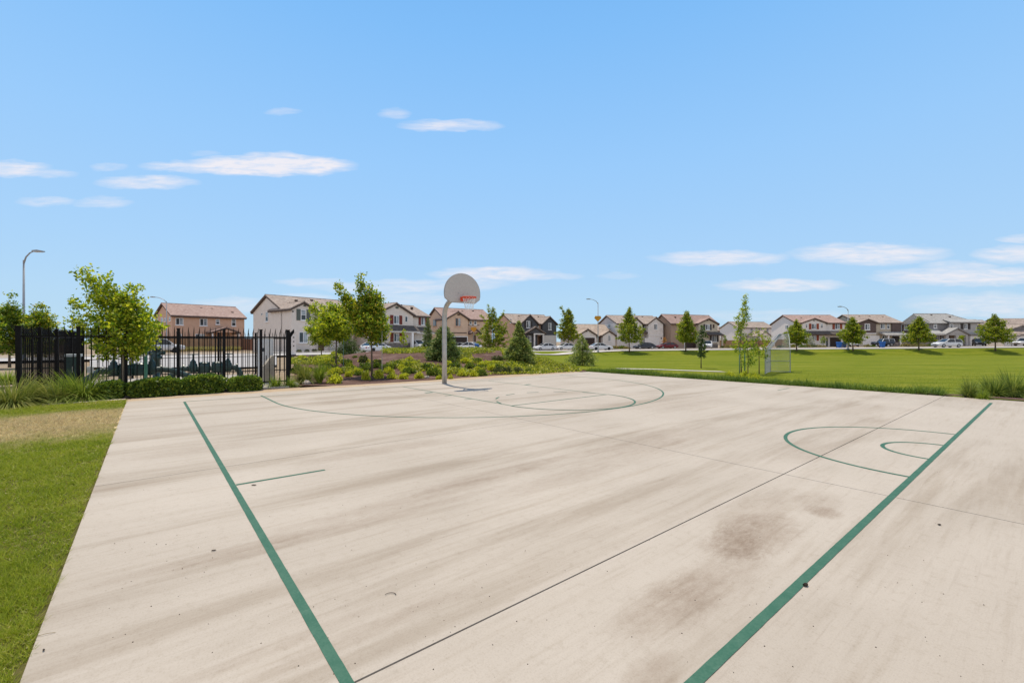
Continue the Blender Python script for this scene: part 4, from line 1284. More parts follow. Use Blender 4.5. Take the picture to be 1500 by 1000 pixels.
# clipped hedge pieces in front of the fence
def hedge(px0, px1, u, dep, h_, n, label, seed):
    rng = np.random.default_rng(seed); n = int(n * 1.5)
    va, vb = v_at(px0, u), v_at(px1, u); w_ = vb - va
    t = rng.uniform(-1, 1, (n, 3))
    h_ *= .86
    # push to a soft box shell
    q = np.abs(t).max(1, keepdims=True); t = t / q * rng.uniform(.78, 1.0, (n, 1)) ** .6
    r_ = np.linalg.norm(t * np.array([.6, 1, 1]), axis=1, keepdims=True); t = t * np.where(r_ > 1.14, 1.14 / r_, 1)
    lump = .10 * np.sin(t[:, 1:2] * w_ * 3.3 + 1) + .05 * np.sin(t[:, 1:2] * w_ * 7.1 + t[:, :1] * 3)
    p = t * np.array([dep / 2, w_ / 2, h_ / 2]) * (1 + lump) + np.array([0, w_ / 2, h_ / 2 - .03])
    p += rng.normal(scale=.02, size=p.shape)
    a = t + rng.normal(size=(n, 3)) * .7 + np.array([0, 0, .4])
    v_, f_ = leaf_quads(p, a, rng.uniform(.055, .10, n), .62, rng, .5)
    root = empty('clipped_hedge', cw(u, va, 0), CROT, label, 'hedge', 'clipped hedges along the picket fence')
    npmesh('foliage', v_, f_, LV_hedge, root)
    m = MB()
    for k in range(int(w_ / .12)):
        yy = .12 + k * .12 if .12 + k * .12 < w_ - .1 else w_ / 2
        m.tube([(rng.uniform(-.05, .05), yy, -.02), (rng.uniform(-.2, .2) * dep, yy + rng.uniform(-.1, .1), h_ * .8)], [.012, .005], 5)
    m.build('stems', M_stem, root)
hedge(147, 178.5, -2.15, .55, .52, 3600, 'dark clipped hedge left of the tree trunk', 51)
hedge(186, 270, -2.2, .62, .56, 8200, 'clipped hedge right of the tree trunk', 52)
hedge(262, 331, -2.2, .66, .60, 7600, 'tallest clipped hedge, middle of the row by the fence', 53)
hedge(331, 383, -2.1, .55, .50, 5200, 'clipped hedge at the right end of the row, beside the cabinet', 54)

# ornamental grasses
GR_a = blade_mat('olive_grass_blades', [(0.089, 0.132, 0.025), (0.178, 0.223, 0.033), (0.303, 0.330, 0.058), (0.535, 0.478, 0.148), (0.620, 0.600, 0.330)], (), None, .3, 4.)
GR_b = blade_mat('bright_grass_blades', [(0.107, 0.181, 0.020), (0.214, 0.297, 0.030), (0.356, 0.429, 0.049), (0.570, 0.577, 0.099)], (), None, .35, 4.)
GR_d = blade_mat('dark_grass_blades', [(0.043, 0.082, 0.020), (0.108, 0.161, 0.031), (0.240, 0.300, 0.048), (0.578, 0.580, 0.119), (0.620, 0.620, 0.436)], (), None, .3, 4.)


def clump(px, py, wpx, hpx, mat, n, label, seed, upright=.5, Y=None, group='ornamental grass clumps', lean=None, wd=.016):
    rng = np.random.default_rng(seed)
    if Y is None: x, y, z = ground(px, py)
    else: x, y = at(px, Y), Y; z = Tz(x, y)
    w_ = wpx / FP * y; h_ = hpx / FP * y
    a = rng.uniform(0, 2 * PI, n); d = np.stack([np.cos(a), np.sin(a)], 1)
    rb = rng.random(n) ** .5 * w_ * .13
    base = np.stack([d[:, 0] * rb, d[:, 1] * rb, np.full(n, -.02)], 1)
    if lean is not None:
        d = unit(d + np.array(lean))
    spread = rng.random(n)
    ln = (.55 + .5 * rng.random(n)) * np.hypot(w_ * .55, h_ * 1.0)
    rise = 1.15 - (1 - upright) * .75 * spread; droop = (.25 + .95 * spread) * (1 - upright * .75)
    v_, f_ = arc_blades(base, d * (.25 + .95 * spread[:, None]), ln, rng.uniform(.6, 1.3, n) * wd * y / 12, rise, droop, 6, rng)
    v_ = v_.copy()
    v_[:, 2] *= h_ / np.percentile(v_[:, 2], 98.5); v_[:, :2] *= (w_ / 2) / np.percentile(np.hypot(v_[:, 0], v_[:, 1]), 95)
    v_[:, 2] = np.maximum(v_[:, 2], -.02)
    o = npmesh('grass_clump', v_, f_, mat); o.location = (x, y, z - .02)
    return tag(o, label, 'ornamental grass', group)


clump(18, 593, 150, 38, GR_a, 1500, 'wide yellowish fountain grass at the left edge, drooping over the kerb', 61, .08)
clump(78, 588, 125, 32, GR_a, 1300, 'straw tinted fountain grass between two greener clumps by the kerb', 62, .05, lean=(-.3, -.2))
clump(116, 585, 125, 38, GR_b, 1500, 'greenest arching fountain grass left of the clipped hedge', 63, .12, lean=(-.35, -.1))
clump(12, 562, 80, 20, GR_b, 700, 'bright yellow green grass clump behind the drooping one at the left edge', 64, .4)
clump(55, 570, 80, 18, GR_a, 600, 'small olive grass clump at the foot of the black fence', 60, .3)
clump(404, 567, 34, 17, GR_b, 300, 'bright grass tuft at the foot of the right fence post', 65, .4)
clump(426, 566, 30, 15, GR_b, 240, 'small bright grass tuft on the corner of the mulch bank', 66, .35)
clump(446, 560, 48, 30, GR_a, 520, 'pale arching grass on the bank near the fence corner', 67, .25, lean=(-.4, 0))
clump(468, 560, 34, 34, GR_b, 480, 'fresh upright green grass beside the golden shrubs', 68, .6)
clump(1420, 584, 36, 30, GR_d, 620, 'upright dark green grass clump left in the right mulch bed', 69, .55, group='grass clumps in the right mulch bed')
clump(1455, 583, 54, 32, GR_d, 800, 'middle grass clump with yellow tips in the right mulch bed', 70, .55, group='grass clumps in the right mulch bed')
clump(1483, 584, 64, 38, GR_d, 1000, 'arching grass with pale drooping blades at the right of the mulch bed', 71, .4, group='grass clumps in the right mulch bed')
clump(1440, 586, 26, 18, GR_b, 320, 'small pale green tuft between the dark grasses in the mulch bed', 72, .5, group='grass clumps in the right mulch bed')

# long unmown grass along the right slab edge
def border():
    n = 30000
    u = -1.2 + 13.1 * RNG.random(n); side = RNG.random(n)
    v_ = 8.78 + .85 * side ** 1.3
    X = P0[0] + UX[0] * u + VX[0] * v_; Y = P0[1] + UX[1] * u + VX[1] * v_
    a = RNG.uniform(0, 2 * PI, n); d = np.stack([np.cos(a), np.sin(a)], 1)
    tall = .6 + .4 * np.sin(u * 2.3 + np.sin(u * 5)) * np.cos(u * 1.1)
    ln = RNG.uniform(.24, .46, n) * (.7 + .5 * tall)
    sp_ = RNG.random(n)
    return arc_blades(np.stack([X, Y, T(X, Y) - .02], 1), d * (.3 + .7 * sp_[:, None]), ln, RNG.uniform(.010, .018, n), 1.1 - .5 * sp_, .3 + .6 * sp_, 3, RNG)
GR_e = blade_mat('edge_grass_blades', [(0.045, 0.099, 0.013), (0.107, 0.181, 0.020), (0.214, 0.289, 0.033), (0.356, 0.396, 0.058)], (), None, .3, 1.2)
v, f = border(); o = npmesh('edge_grass', v, f, GR_e); stuff(o); tag(o, 'long unmown grass fringing the right edge of the court slab', 'grass')

# ================================================================== BACKSTOP
def backstop():
    M_link = pm('galvanised_wire', (.34, .35, .34), .5, .1, 5, 0, 60, .3)
    gx = [(1120.8, 33.0), (1128.4, 35.2), (1157.5, 34.6)]
    pts = [np.array([at(a, b), b]) for a, b in gx]
    z0 = min(Tz(*p) for p in pts)
    root = empty('chain_link_backstop', (pts[1][0], pts[1][1], z0), 0, 'small galvanised chain link backstop with a sloping hood on the field', 'backstop')
    o_ = np.array([pts[1][0], pts[1][1]])
    q = [np.array([p[0] - o_[0], p[1] - o_[1]]) for p in pts]
    zt = CH - 12 / FP * 34.5 - z0
    hz = z_of(489, 36.2) - z0
    hood = [np.array([at(1142, 36.2), 36.2]) - o_, np.array([at(1145, 37.2), 37.2]) - o_, np.array([at(1155, 37.0), 37.0]) - o_]
    for p in q:
        m = MB(); m.tube([(p[0], p[1], -.1), (p[0], p[1], zt)], .035, 8); m.build('post', M_link, root)
    m = MB()
    for i in range(2):
        for zz in (.06, zt * .5, zt): m.tube([(*q[i], zz), (*q[i + 1], zz)], .025, 6)
    for i in range(3): m.tube([(*q[i], zt), (*(q[i] * .4 + hood[i] * .6), zt + (hz - zt) * .75), (*hood[i], hz)], .025, 6)
    for i in range(2): m.tube([(*hood[i], hz), (*hood[i + 1], hz)], .025, 6)
    m.build('rail', M_link, root)

    def mesh_panel(c00, c10, c11, c01, name):
        c00, c10, c11, c01 = [np.array(c, float) for c in (c00, c10, c11, c01)]
        W_ = np.linalg.norm(c10 - c00); H_ = np.linalg.norm(c01 - c00); st = .085
        P = lambda s, t: (1 - t) * ((1 - s) * c00 + s * c10) + t * ((1 - s) * c01 + s * c11)
        m = MB()
        for sg in (1, -1):
            k = -H_
            while k < W_:
                a0 = max(0, k); a1 = min(W_, k + H_)
                if a1 - a0 > .02:
                    if sg > 0: A_, B_ = (a0, a0 - k), (a1, a1 - k)
                    else: A_, B_ = (W_ - a0, a0 - k), (W_ - a1, a1 - k)
                    m.tube([P(A_[0] / W_, A_[1] / H_), P(B_[0] / W_, B_[1] / H_)], .0042, 3, False)
                k += st
        m.build(name, M_link, root)
    for i in range(2):
        mesh_panel((*q[i], .06), (*q[i + 1], .06), (*q[i + 1], zt), (*q[i], zt), 'mesh_panel')
        mesh_panel((*q[i], zt), (*q[i + 1], zt), (*hood[i + 1], hz), (*hood[i], hz), 'hood_panel')
backstop()

# ================================================================== LAMPS AND SIGNS
M_lamp = pm('grey_lamp_steel', (.33, .34, .35), .5, .1, 3, 0, 60, .4)
M_lens = pm('lamp_lens', (.6, .6, .58), .3)
def lamp(px, Y, ptop, tip, label, r_=.09):
    x = at(px, Y); z = Tz(x, Y); zt = z_of(ptop, Y) - z
    root = empty('street_lamp', (x, Y, z), 0, label, 'street lamp', 'street lamps')
    m = MB(); m.lathe((0, 0, 0), [(.22, 0), (.22, .25), (r_ * 1.25, .3), (r_, 1.5), (r_ * .62, zt)], 12); m.build('pole', M_lamp, root, True)
    tx = at(tip[0], Y) - x; tz = z_of(tip[1], Y) - z
    m = MB(); m.tube([(0, 0, zt - .25), (tx * .18, 0, zt + (tz - zt) * .35), (tx * .5, 0, zt + (tz - zt) * .82), (tx * .8, 0, tz)], [.055, .05, .045, .04], 8); m.build('arm', M_lamp, root, True)
    m = MB(); s_ = 1 if tx > 0 else -1
    a_, b_ = sorted((tx * .78, tx * .78 + s_ * .75)); m.prism([(a_, tz - .05), (b_, tz - .05), (b_, tz + .03), ((a_ + b_) / 2, tz + .10), (a_, tz + .06)], lambda a, b: (a, -.14, b), lambda a, b: (a, .14, b)); hd = m.build('lamp_head', M_lamp, root)
    m = MB(); m.box(a_ + .1, b_ - .08, -.1, .1, tz - .075, tz - .052); m.build('lens', M_lens, hd)
lamp(34.8, 34, 381, (53, 368), 'tall grey street lamp at the far left rising above the trees')
lamp(244, 72, 441, (223, 435), 'street lamp in front of the gable of the tan house', .08)
lamp(876, 80, 443, (862, 438), 'street lamp with a yellow sign on its pole by the white car', .085)
lamp(1242.3, 81, 453, (1231, 449), 'street lamp just behind the tree beside the white house with orange shutters', .075)
M_sign = pm('orange_yellow_sign', (.60, .27, .02), .5, .08, 2)
def sign(px, pyc, half, Y, label, mat, pole_from):
    x = at(px, Y); z = Tz(x, Y); zc = z_of(pyc, Y) - z; h_ = half / FP * Y
    root = empty('warning_sign', (x, Y - .14, z), 0, label, 'road sign', 'orange diamond road signs')
    m = MB(); m.prism([(-h_, zc), (-h_ * .12, zc - h_ * .9), (h_ * .12, zc - h_ * .9), (h_, zc), (h_ * .75, zc + h_ * .62), (-h_ * .75, zc + h_ * .62)], lambda a, b: (a, -.03, b), lambda a, b: (a, 0, b)); m.build('sign_plate', mat, root)
    m = MB(); m.tube([(0, .03, pole_from), (0, .03, zc + h_ * .3)], .03, 6); m.build('post', M_galv, root)
sign(875.5, 466, 5.2, 79.6, 'orange sign plate fixed to the lamp pole by the white car', M_sign, 0)
sign(694, 482, 4.6, 62, 'orange sign plate on a post behind the bank, left of the multi topped tree', M_sign, 0)

# ================================================================== HOUSES
ST_WHITE = pm('white_stucco', (.76, .69, .63), .9, .05, 1.5, .15, 30)
ST_CREAM = pm('cream_stucco', (.73, .63, .55), .9, .05, 1.5, .15, 30)
ST_TAN = pm('tan_stucco', (.63, .39, .265), .9, .06, 1.5, .15, 30)
ST_PEACH = pm('peach_stucco', (.64, .44, .31), .9, .06, 1.5, .15, 30)
ST_BRN = pm('brown_stucco', (.37, .26, .19), .9, .06, 1.5, .15, 30)
ST_BEIGE = pm('beige_stucco', (.54, .46, .35), .9, .06, 1.5, .15, 30)
ST_GREY = pm('grey_stucco', (.54, .49, .47), .9, .05, 1.5, .15, 30)
SD_CHAR = siding_mat('charcoal_siding', (.10, .10, .107))
SD_WHITE = siding_mat('white_siding', (.77, .70, .65))
SD_GREY = siding_mat('warm_grey_siding', (.26, .24, .235))
SD_BRN = siding_mat('dark_brown_siding', (.14, .10, .088))
SD_LG = siding_mat('light_grey_siding', (.46, .43, .41))
STONE = ground_mat('ledger_stone', (.12, .10, .095), (.22, .185, .165), (.34, .29, .25), 3., 6., .8)
RF_TAN = tile_mat('tan_roof_tiles', (0.263, 0.206, 0.172), (0.442, 0.359, 0.302))
RF_RED = tile_mat('reddish_roof_tiles', (0.233, 0.157, 0.135), (0.365, 0.259, 0.225))
RF_PINK = tile_mat('rose_brown_roof_tiles', (.30, .195, .165), (.43, .31, .265))
RF_GREY = tile_mat('grey_roof_tiles', (0.297, 0.286, 0.271), (0.439, 0.420, 0.397))
RF_BRN = tile_mat('dark_brown_roof_tiles', (0.092, 0.077, 0.068), (0.157, 0.132, 0.116))
RF_ORG = tile_mat('orange_tan_roof_tiles', (0.324, 0.249, 0.196), (0.505, 0.407, 0.327))
FA_BRN = pm('dark_brown_fascia', (.075, .045, .032), .7, .1, 4)
FA_WHITE = pm('white_fascia', (.58, .54, .50), .7, .05, 4)
FA_GREY = pm('grey_fascia', (.20, .18, .17), .7, .05, 4)
TRIM_W = pm('white_trim_paint', (.80, .76, .73), .6, .05, 4)
GL_D = glass_mat('dark_window_glass', (.035, .045, .05))
GL_M = glass_mat('sky_tinted_window_glass', (.10, .14, .16))
GL_L = glass_mat('window_with_pale_blind', (.33, .36, .37))
SH_RED = pm('brick_red_shutter', (.19, .038, .024), .7, .08, 5)
SH_ORG = pm('rust_orange_shutter', (.30, .065, .028), .7, .08, 5)
SH_GRN = pm('grey_green_shutter', (.115, .125, .105), .7, .08, 5)
SH_DK = pm('dark_shutter', (.055, .045, .042), .7, .08, 5)
GD_W = pm('white_garage_door', (.78, .73, .69), .6, .04, 3)
GD_B = pm('dark_brown_garage_door', (.045, .026, .020), .6, .1, 3)
DOOR = pm('brown_front_door', (.12, .065, .04), .6, .15, 6)


class House:
    def __init__(s, label, px, Y, rot, z=None, name='house', cat='house', x=None, wallname='wall'):
        x = at(px, Y) if x is None else x
        z = Tz(x, Y) if z is None else z
        s.z = z
        s.root = empty(name, (x, Y, z), R(rot), label, cat, 'two storey houses along the street' if name == 'house' else None)
        s.o = np.array([x, Y]); c, n_ = math.cos(R(rot)), math.sin(R(rot))
        s.a = np.array([c, n_]); s.b = np.array([-n_, c])
        s.w = {}; s.rf = {}; s.fa = {}

    def X(s, px, off=0.):
        """local x on the plane y=off seen in photo column px"""
        k = (px - 750) / FP; p = s.o + s.b * off
        return (k * p[1] - p[0]) / (s.a[0] - k * s.a[1])

    def Yl(s, px, off=0.):
        """local y on the plane x=off seen in column px"""
        k = (px - 750) / FP; p = s.o + s.a * off
        return (k * p[1] - p[0]) / (s.b[0] - k * s.b[1])

    def Z(s, px, py, off=0.):
        d = (s.o + s.a * s.X(px, off) + s.b * off)[1]
        return CH + (500 - py) / FP * d - s.z

    def Zs(s, px, py, off=0.):
        d = (s.o + s.a * off + s.b * s.Yl(px, off))[1]
        return CH + (500 - py) / FP * d - s.z

    def mb(s, d, mat):
        if mat.name not in d: d[mat.name] = (MB(), mat)
        return d[mat.name][0]

    def block(s, x0, x1, y0, y1, z0, z1, mat):
        m = s.mb(s.w, mat)
        m.add([(x0, y0, z0), (x1, y0, z0), (x1, y1, z0), (x0, y1, z0), (x0, y0, z1), (x1, y0, z1), (x1, y1, z1), (x0, y1, z1)],
              [(0, 1, 5, 4), (1, 2, 6, 5), (2, 3, 7, 6), (3, 0, 4, 7), (4, 5, 6, 7)])

    def slab(s, c, roof, fascia, t=.14):
        """c = 4 corners (eave a, eave b, ridge b, ridge a)"""
        c = [np.array(p, float) for p in c]; n = np.cross(c[1] - c[0], c[3] - c[0]); n /= np.linalg.norm(n)
        if n[2] < 0: n = -n
        up = np.array([0, 0, 1.])
        s.mb(s.rf, roof).hexa([p + up * .02 for p in c], [p + up * (.02 + t) for p in c])
        e = [p + (sum(c) / 4 - p) * .012 for p in c]
        s.mb(s.fa, fascia).hexa([p - up * .20 for p in e], [p + up * .015 for p in e])

    def gable(s, x0, x1, y0, y1, ze, zr, ridge, wall, roof, fascia, ov=.42, rk=.32, ends=(1, 1)):
        m = s.mb(s.w, wall)
        if ridge == 'x':
            ym = (y0 + y1) / 2; k = (zr - ze) / (ym - y0)
            for xx, q in ((x0, ends[0]), (x1, ends[1])):
                if q: m.add([(xx, y0, ze), (xx, y1, ze), (xx, ym, zr)], [(0, 1, 2)])
            s.slab([(x0 - rk, y0 - ov, ze - ov * k), (x1 + rk, y0 - ov, ze - ov * k), (x1 + rk, ym, zr), (x0 - rk, ym, zr)], roof, fascia)
            s.slab([(x1 + rk, y1 + ov, ze - ov * k), (x0 - rk, y1 + ov, ze - ov * k), (x0 - rk, ym, zr), (x1 + rk, ym, zr)], roof, fascia)
            # ridge tiles
            s.mb(s.rf, roof).tube([(x0 - rk, ym, zr + .14), (x1 + rk, ym, zr + .14)], .09, 6)
        else:
            xm = (x0 + x1) / 2; k = (zr - ze) / (xm - x0)
            m.add([(x0, y0, ze), (x1, y0, ze), (xm, y0, zr)], [(0, 1, 2)])
            s.slab([(x0 - ov, y0 - rk, ze - ov * k), (x0 - ov, y1, ze - ov * k), (xm, y1, zr), (xm, y0 - rk, zr)], roof, fascia)
            s.slab([(x1 + ov, y0 - rk, ze - ov * k), (x1 + ov, y1, ze - ov * k), (xm, y1, zr), (xm, y0 - rk, zr)], roof, fascia)
            s.mb(s.rf, roof).tube([(xm, y0 - rk, zr + .14), (xm, y1, zr + .14)], .09, 6)

    def hip(s, x0, x1, y0, y1, ze, zr, roof, fascia, ov=.45, left=False):
        ym = (y0 + y1) / 2; d = ym - y0; k = (zr - ze) / d
        A, B, C, D = (x0 - ov, y0 - ov, ze - ov * k), (x1 + ov, y0 - ov, ze - ov * k), (x1 + ov, y1 + ov, ze - ov * k), (x0 - ov, y1 + ov, ze - ov * k)
        e = (x0 + d if left else x0 - ov, ym, zr); f = (x1 - d, ym, zr)
        m = s.mb(s.rf, roof); m.add([A, B, C, D, e, f], [(0, 1, 5, 4), (1, 2, 5), (2, 3, 4, 5), (3, 0, 4), (0, 3, 2, 1)])
        m.tube([f, B], .1, 5); m.tube([e, f], .1, 5)
        g = s.mb(s.fa, fascia)
        zl = ze - ov * k
        g.box(x0 - ov + .02, x1 + ov - .02, y0 - ov + .02, y1 + ov - .02, zl - .2, zl - .02)

    def shed(s, x0, x1, y0, y1, z0, z1, roof, fascia):
        s.slab([(x0, y0, z0), (x1, y0, z0), (x1, y1, z1), (x0, y1, z1)], roof, fascia, .10)

    def P(s, face, off):
        if face == 'f': return lambda a, d, z: (a, off - d, z)
        return lambda a, d, z: (off - d, a, z)

    def fbox(s, m, P, a0, a1, d0, d1, z0, z1):
        c = [P(a0, d0, z0), P(a1, d0, z0), P(a1, d1, z0), P(a0, d1, z0)]
        t = [P(a0, d0, z1), P(a1, d0, z1), P(a1, d1, z1), P(a0, d1, z1)]
        m.hexa(c, t)

    def rect(s, r, face, off):
        x0, y0, x1, y1 = r; xm = (x0 + x1) / 2
        if face == 'f':
            a0, a1 = s.X(x0, off), s.X(x1, off); z1, z0 = s.Z(xm, y0, off), s.Z(xm, y1, off)
        else:
            a0, a1 = sorted((s.Yl(x0, off), s.Yl(x1, off))); z1, z0 = s.Zs(xm, y0, off), s.Zs(xm, y1, off)
        return a0, a1, z0, z1

    def window(s, r, face='f', off=0., glass=None, frame=None, mull='v', sh=None, shw=.5, sill=True, trim=.09, shsides=(1, 1)):
        a0, a1, z0, z1 = s.rect(r, face, off); P = s.P(face, off); frame = frame or TRIM_W
        m = MB(); t = min(trim, (a1 - a0) * .2)
        s.fbox(m, P, a0, a0 + t, .004, .07, z0, z1); s.fbox(m, P, a1 - t, a1, .004, .07, z0, z1)
        s.fbox(m, P, a0 + t, a1 - t, .004, .068, z1 - t, z1); s.fbox(m, P, a0 + t, a1 - t, .004, .068, z0, z0 + t)
        if mull == 'v': s.fbox(m, P, (a0 + a1) / 2 - .035, (a0 + a1) / 2 + .035, .004, .06, z0 + t, z1 - t)
        if mull == 'h': s.fbox(m, P, a0 + t, a1 - t, .004, .06, (z0 + z1) / 2 - .03, (z0 + z1) / 2 + .03)
        w_ = m.build('window', frame, s.root)
        m = MB(); gl = glass or GL_D
        s.fbox(m, P, a0 + t, a1 - t, .002, .03, z0 + t, z1 - t); m.build('pane', gl, w_)
        if mull == 'v' and glass is None:     # one sash shows a pale blind
            m = MB(); s.fbox(m, P, (a0 + a1) / 2 + .035, a1 - t, .031, .034, z0 + t, z1 - t); m.build('blind', GL_L, w_)
        if mull == 'h' and glass is None:
            m = MB(); s.fbox(m, P, a0 + t, a1 - t, .031, .034, (z0 + z1) / 2 + .03, z1 - t); m.build('blind', GL_L, w_)
        if sill:
            m = MB(); s.fbox(m, P, a0 - .08, a1 + .08, .004, .13, z0 - .12, z0 - .002); m.build('sill', frame, w_)
        if sh:
            for q, (b0, b1) in zip(shsides, ((a0 - .04 - shw, a0 - .04), (a1 + .04, a1 + .04 + shw))):
                if not q: continue
                m = MB(); s.fbox(m, P, b0, b1, .004, .06, z0 - .03, z1 + .03)
                for k in range(int((z1 - z0) / .16)): s.fbox(m, P, b0 + .05, b1 - .05, .06, .075, z0 + .05 + k * .16, z0 + .14 + k * .16)
                m.build('shutter', sh, s.root)

    def garage(s, r, mat, off=0., face='f'):
        a0, a1, z0, z1 = s.rect(r, face, off); z0 = 0.02; P = s.P(face, off); m = MB(); n = 4; h_ = (z1 - z0) / n
        s.fbox(m, P, a0, a1, .003, .025, z0, z1)
        for i in range(n):
            k = 8
            for j in range(k):
                b0 = a0 + (a1 - a0) * j / k
                s.fbox(m, P, b0 + .06, b0 + (a1 - a0) / k - .06, .025, .045, z0 + i * h_ + .06, z0 + (i + 1) * h_ - .06)
        g = m.build('garage_door', mat, s.root)
        m = MB(); s.fbox(m, P, a0 - .16, a0 - .004, .004, .09, z0, z1 + .16); s.fbox(m, P, a1 + .004, a1 + .16, .004, .09, z0, z1 + .16); s.fbox(m, P, a0, a1, .004, .088, z1 + .004, z1 + .16)
        m.build('frame', TRIM_W, g)

    def panel(s, name, r, mat, off=0., face='f', dep=.05, z0=None):
        a0, a1, zb, z1 = s.rect(r, face, off); P = s.P(face, off); m = MB()
        s.fbox(m, P, a0, a1, .004, dep, zb if z0 is None else z0, z1)
        return m.build(name, mat, s.root)

    def box(s, name, x0, x1, y0, y1, z0, z1, mat):
        m = MB(); m.box(x0, x1, y0, y1, z0, z1); return m.build(name, mat, s.root)

    def vents(s, pts, off_y, zs):
        for (x_, y_, z_) in pts:
            m = MB(); m.box(x_ - .18, x_ + .18, y_ - .18, y_ + .18, z_ - .15, z_ + .22); m.build('roof_vent', FA_BRN, s.root)

    def done(s):
        for mm, mat in s.w.values(): mm.build('wall', mat, s.root)
        for mm, mat in s.rf.values(): mm.build('roof', mat, s.root)
        for mm, mat in s.fa.values(): mm.build('fascia', mat, s.root)


# --- tan house at the far left, seen from behind
h = House('tan stucco house with a plain rose brown roof behind the picket fence', 252, 76.5, 52)
Wd, D = h.X(358), h.Yl(227)
h.block(0, Wd, 0, D, -.3, 6.1, ST_TAN); h.gable(0, Wd, 0, D, 6.1, 8.25, 'x', ST_TAN, RF_PINK, FA_BRN)
for r in ((257, 465.5, 268.5, 476), (292.4, 466.3, 303.5, 477.2)): h.window(r)
h.window((315.8, 467.4, 321.7, 475), mull='h'); h.window((339, 467, 345.5, 477.6), mull='h')
for r in ((229.5, 466, 231.8, 470), (236.3, 465, 239.3, 476.5), (241, 465.5, 243.2, 470.5), (247.8, 464, 250.2, 470)): h.window(r, 's', 0, mull='h', trim=.07)
for r in ((260, 489, 266, 497), (286, 489, 299, 498)): h.window(r)
h.gable(h.X(303), h.X(343), -2.6, .5, h.Z(322, 487), h.Z(322, 480.6), 'y', ST_TAN, RF_RED, FA_BRN, .2, .1)
for px in (304, 342): h.box('post', h.X(px) - .1, h.X(px) + .1, -2.55, -2.35, 0, h.Z(322, 487), TRIM_W)
h.vents([(Wd * .47, D * .36, 7.6), (Wd * .62, D * .36, 7.6), (Wd * .88, D * .2, 7.0)], 0, 0)
h.done()
# --- white house with grey green shutters
h = House('off white house with grey green shutters right of the picket fence', 0, 63.8, 52, x=-33.0)
Wd, D, p = 11.4, h.Yl(371), 2.85
h.block(0, Wd, 0, D, -.3, 6.2, ST_CREAM); h.gable(0, Wd, 0, D, 6.2, 8.4, 'x', ST_CREAM, RF_TAN, FA_BRN)
xw = h.X(461, -p)
h.block(0, xw, -p, .4, -.3, 6.2, ST_CREAM); h.gable(0, xw, -p, D * .4, 6.2, 6.2 + xw * .27, 'y', ST_CREAM, RF_TAN, FA_BRN, .4)
h.window((440.3, 453.3, 448.3, 469), 'f', -p, mull='h', sh=SH_GRN, shw=.55)
h.window((437.5, 486, 450.8, 502), 'f', -p)
h.window((389.2, 456.7, 393.4, 471), 's', 0, mull='h')
h.window((383, 458.5, 385, 462), 's', 0, mull=None, sill=False, trim=.05)
h.panel('door', (466, 490, 474.5, 513), DOOR, -.9, z0=.1); h.block(h.X(461, -.9), h.X(480, -.9), -.9, .2, -.3, 3.0, ST_CREAM)
h.shed(h.X(461, -1.6) + .1, Wd - .3, -1.7, .05, 2.9, 3.5, RF_TAN, FA_BRN)
h.window((488, 456, 499, 470), 'f', 0, sh=SH_GRN)
h.garage((484, 493, 507, 514), GD_W)
h.panel('gable_vent', (444.5, 446.5, 448.5, 449), SH_GRN, -p)
h.panel('wall_light', (427.8, 455, 430, 457), SH_DK, -p)
h.vents([(Wd * .3, D * .3, 7.7), (Wd * .55, D * .38, 8.0), (2.2, D * .22, 7.2)], 0, 0)
h.done()
# --- cream house with red shutters
h = House('cream house with brick red shutters and a dark lower roof', 553, 70.4, 52)
xw = h.X(605); Wd = h.X(627, 1.2); D = 10
h.block(0, Wd, 1.2, D, -.3, 6.1, ST_CREAM); h.gable(0, Wd, 1.2, D, 6.1, 8.0, 'x', ST_CREAM, RF_TAN, FA_BRN)
h.block(0, xw, 0, 2, -.3, 6.1, ST_CREAM); h.gable(0, xw, 0, 5, 6.1, 7.75, 'y', ST_CREAM, RF_TAN, FA_BRN, .4)
h.window((576.3, 462, 584.3, 474.5), sh=SH_RED, shw=.62); h.window((592.8, 463, 597, 472), mull=None, sill=False); h.window((564, 464, 567.4, 470.5), mull='h')
h.window((576.6, 488, 584.5, 500.5), sh=SH_RED, shw=.62)
h.window((616.5, 464.5, 622.3, 476), 'f', 1.2, sh=SH_RED, shsides=(1, 1))
zt, zl = h.Z(590, 477.5), h.Z(590, 484.5)
h.shed(-.1, xw + .5, -1.3, -.01, zl - .1, zt, RF_BRN, FA_WHITE)
h.shed(xw + .45, Wd + .2, -.4, 1.19, zl - .25, zt - .1, RF_BRN, FA_WHITE)
h.box('wainscot', -.06, xw + .06, -.09, -.004, -.3, h.Z(585, 502.3), STONE)
h.box('column', h.X(604.5, -1.2) - .2, h.X(604.5, -1.2) + .2, -1.25, -.85, 0, zl - .25, TRIM_W)
h.garage((608.5, 491, 622, 512), GD_W, 1.2)
h.panel('gable_vent', (579.5, 449, 583.5, 452), SH_GRN)
h.vents([(Wd * .85, D * .36, 7.5), (Wd * .7, D * .45, 7.9)], 0, 0)
h.done()
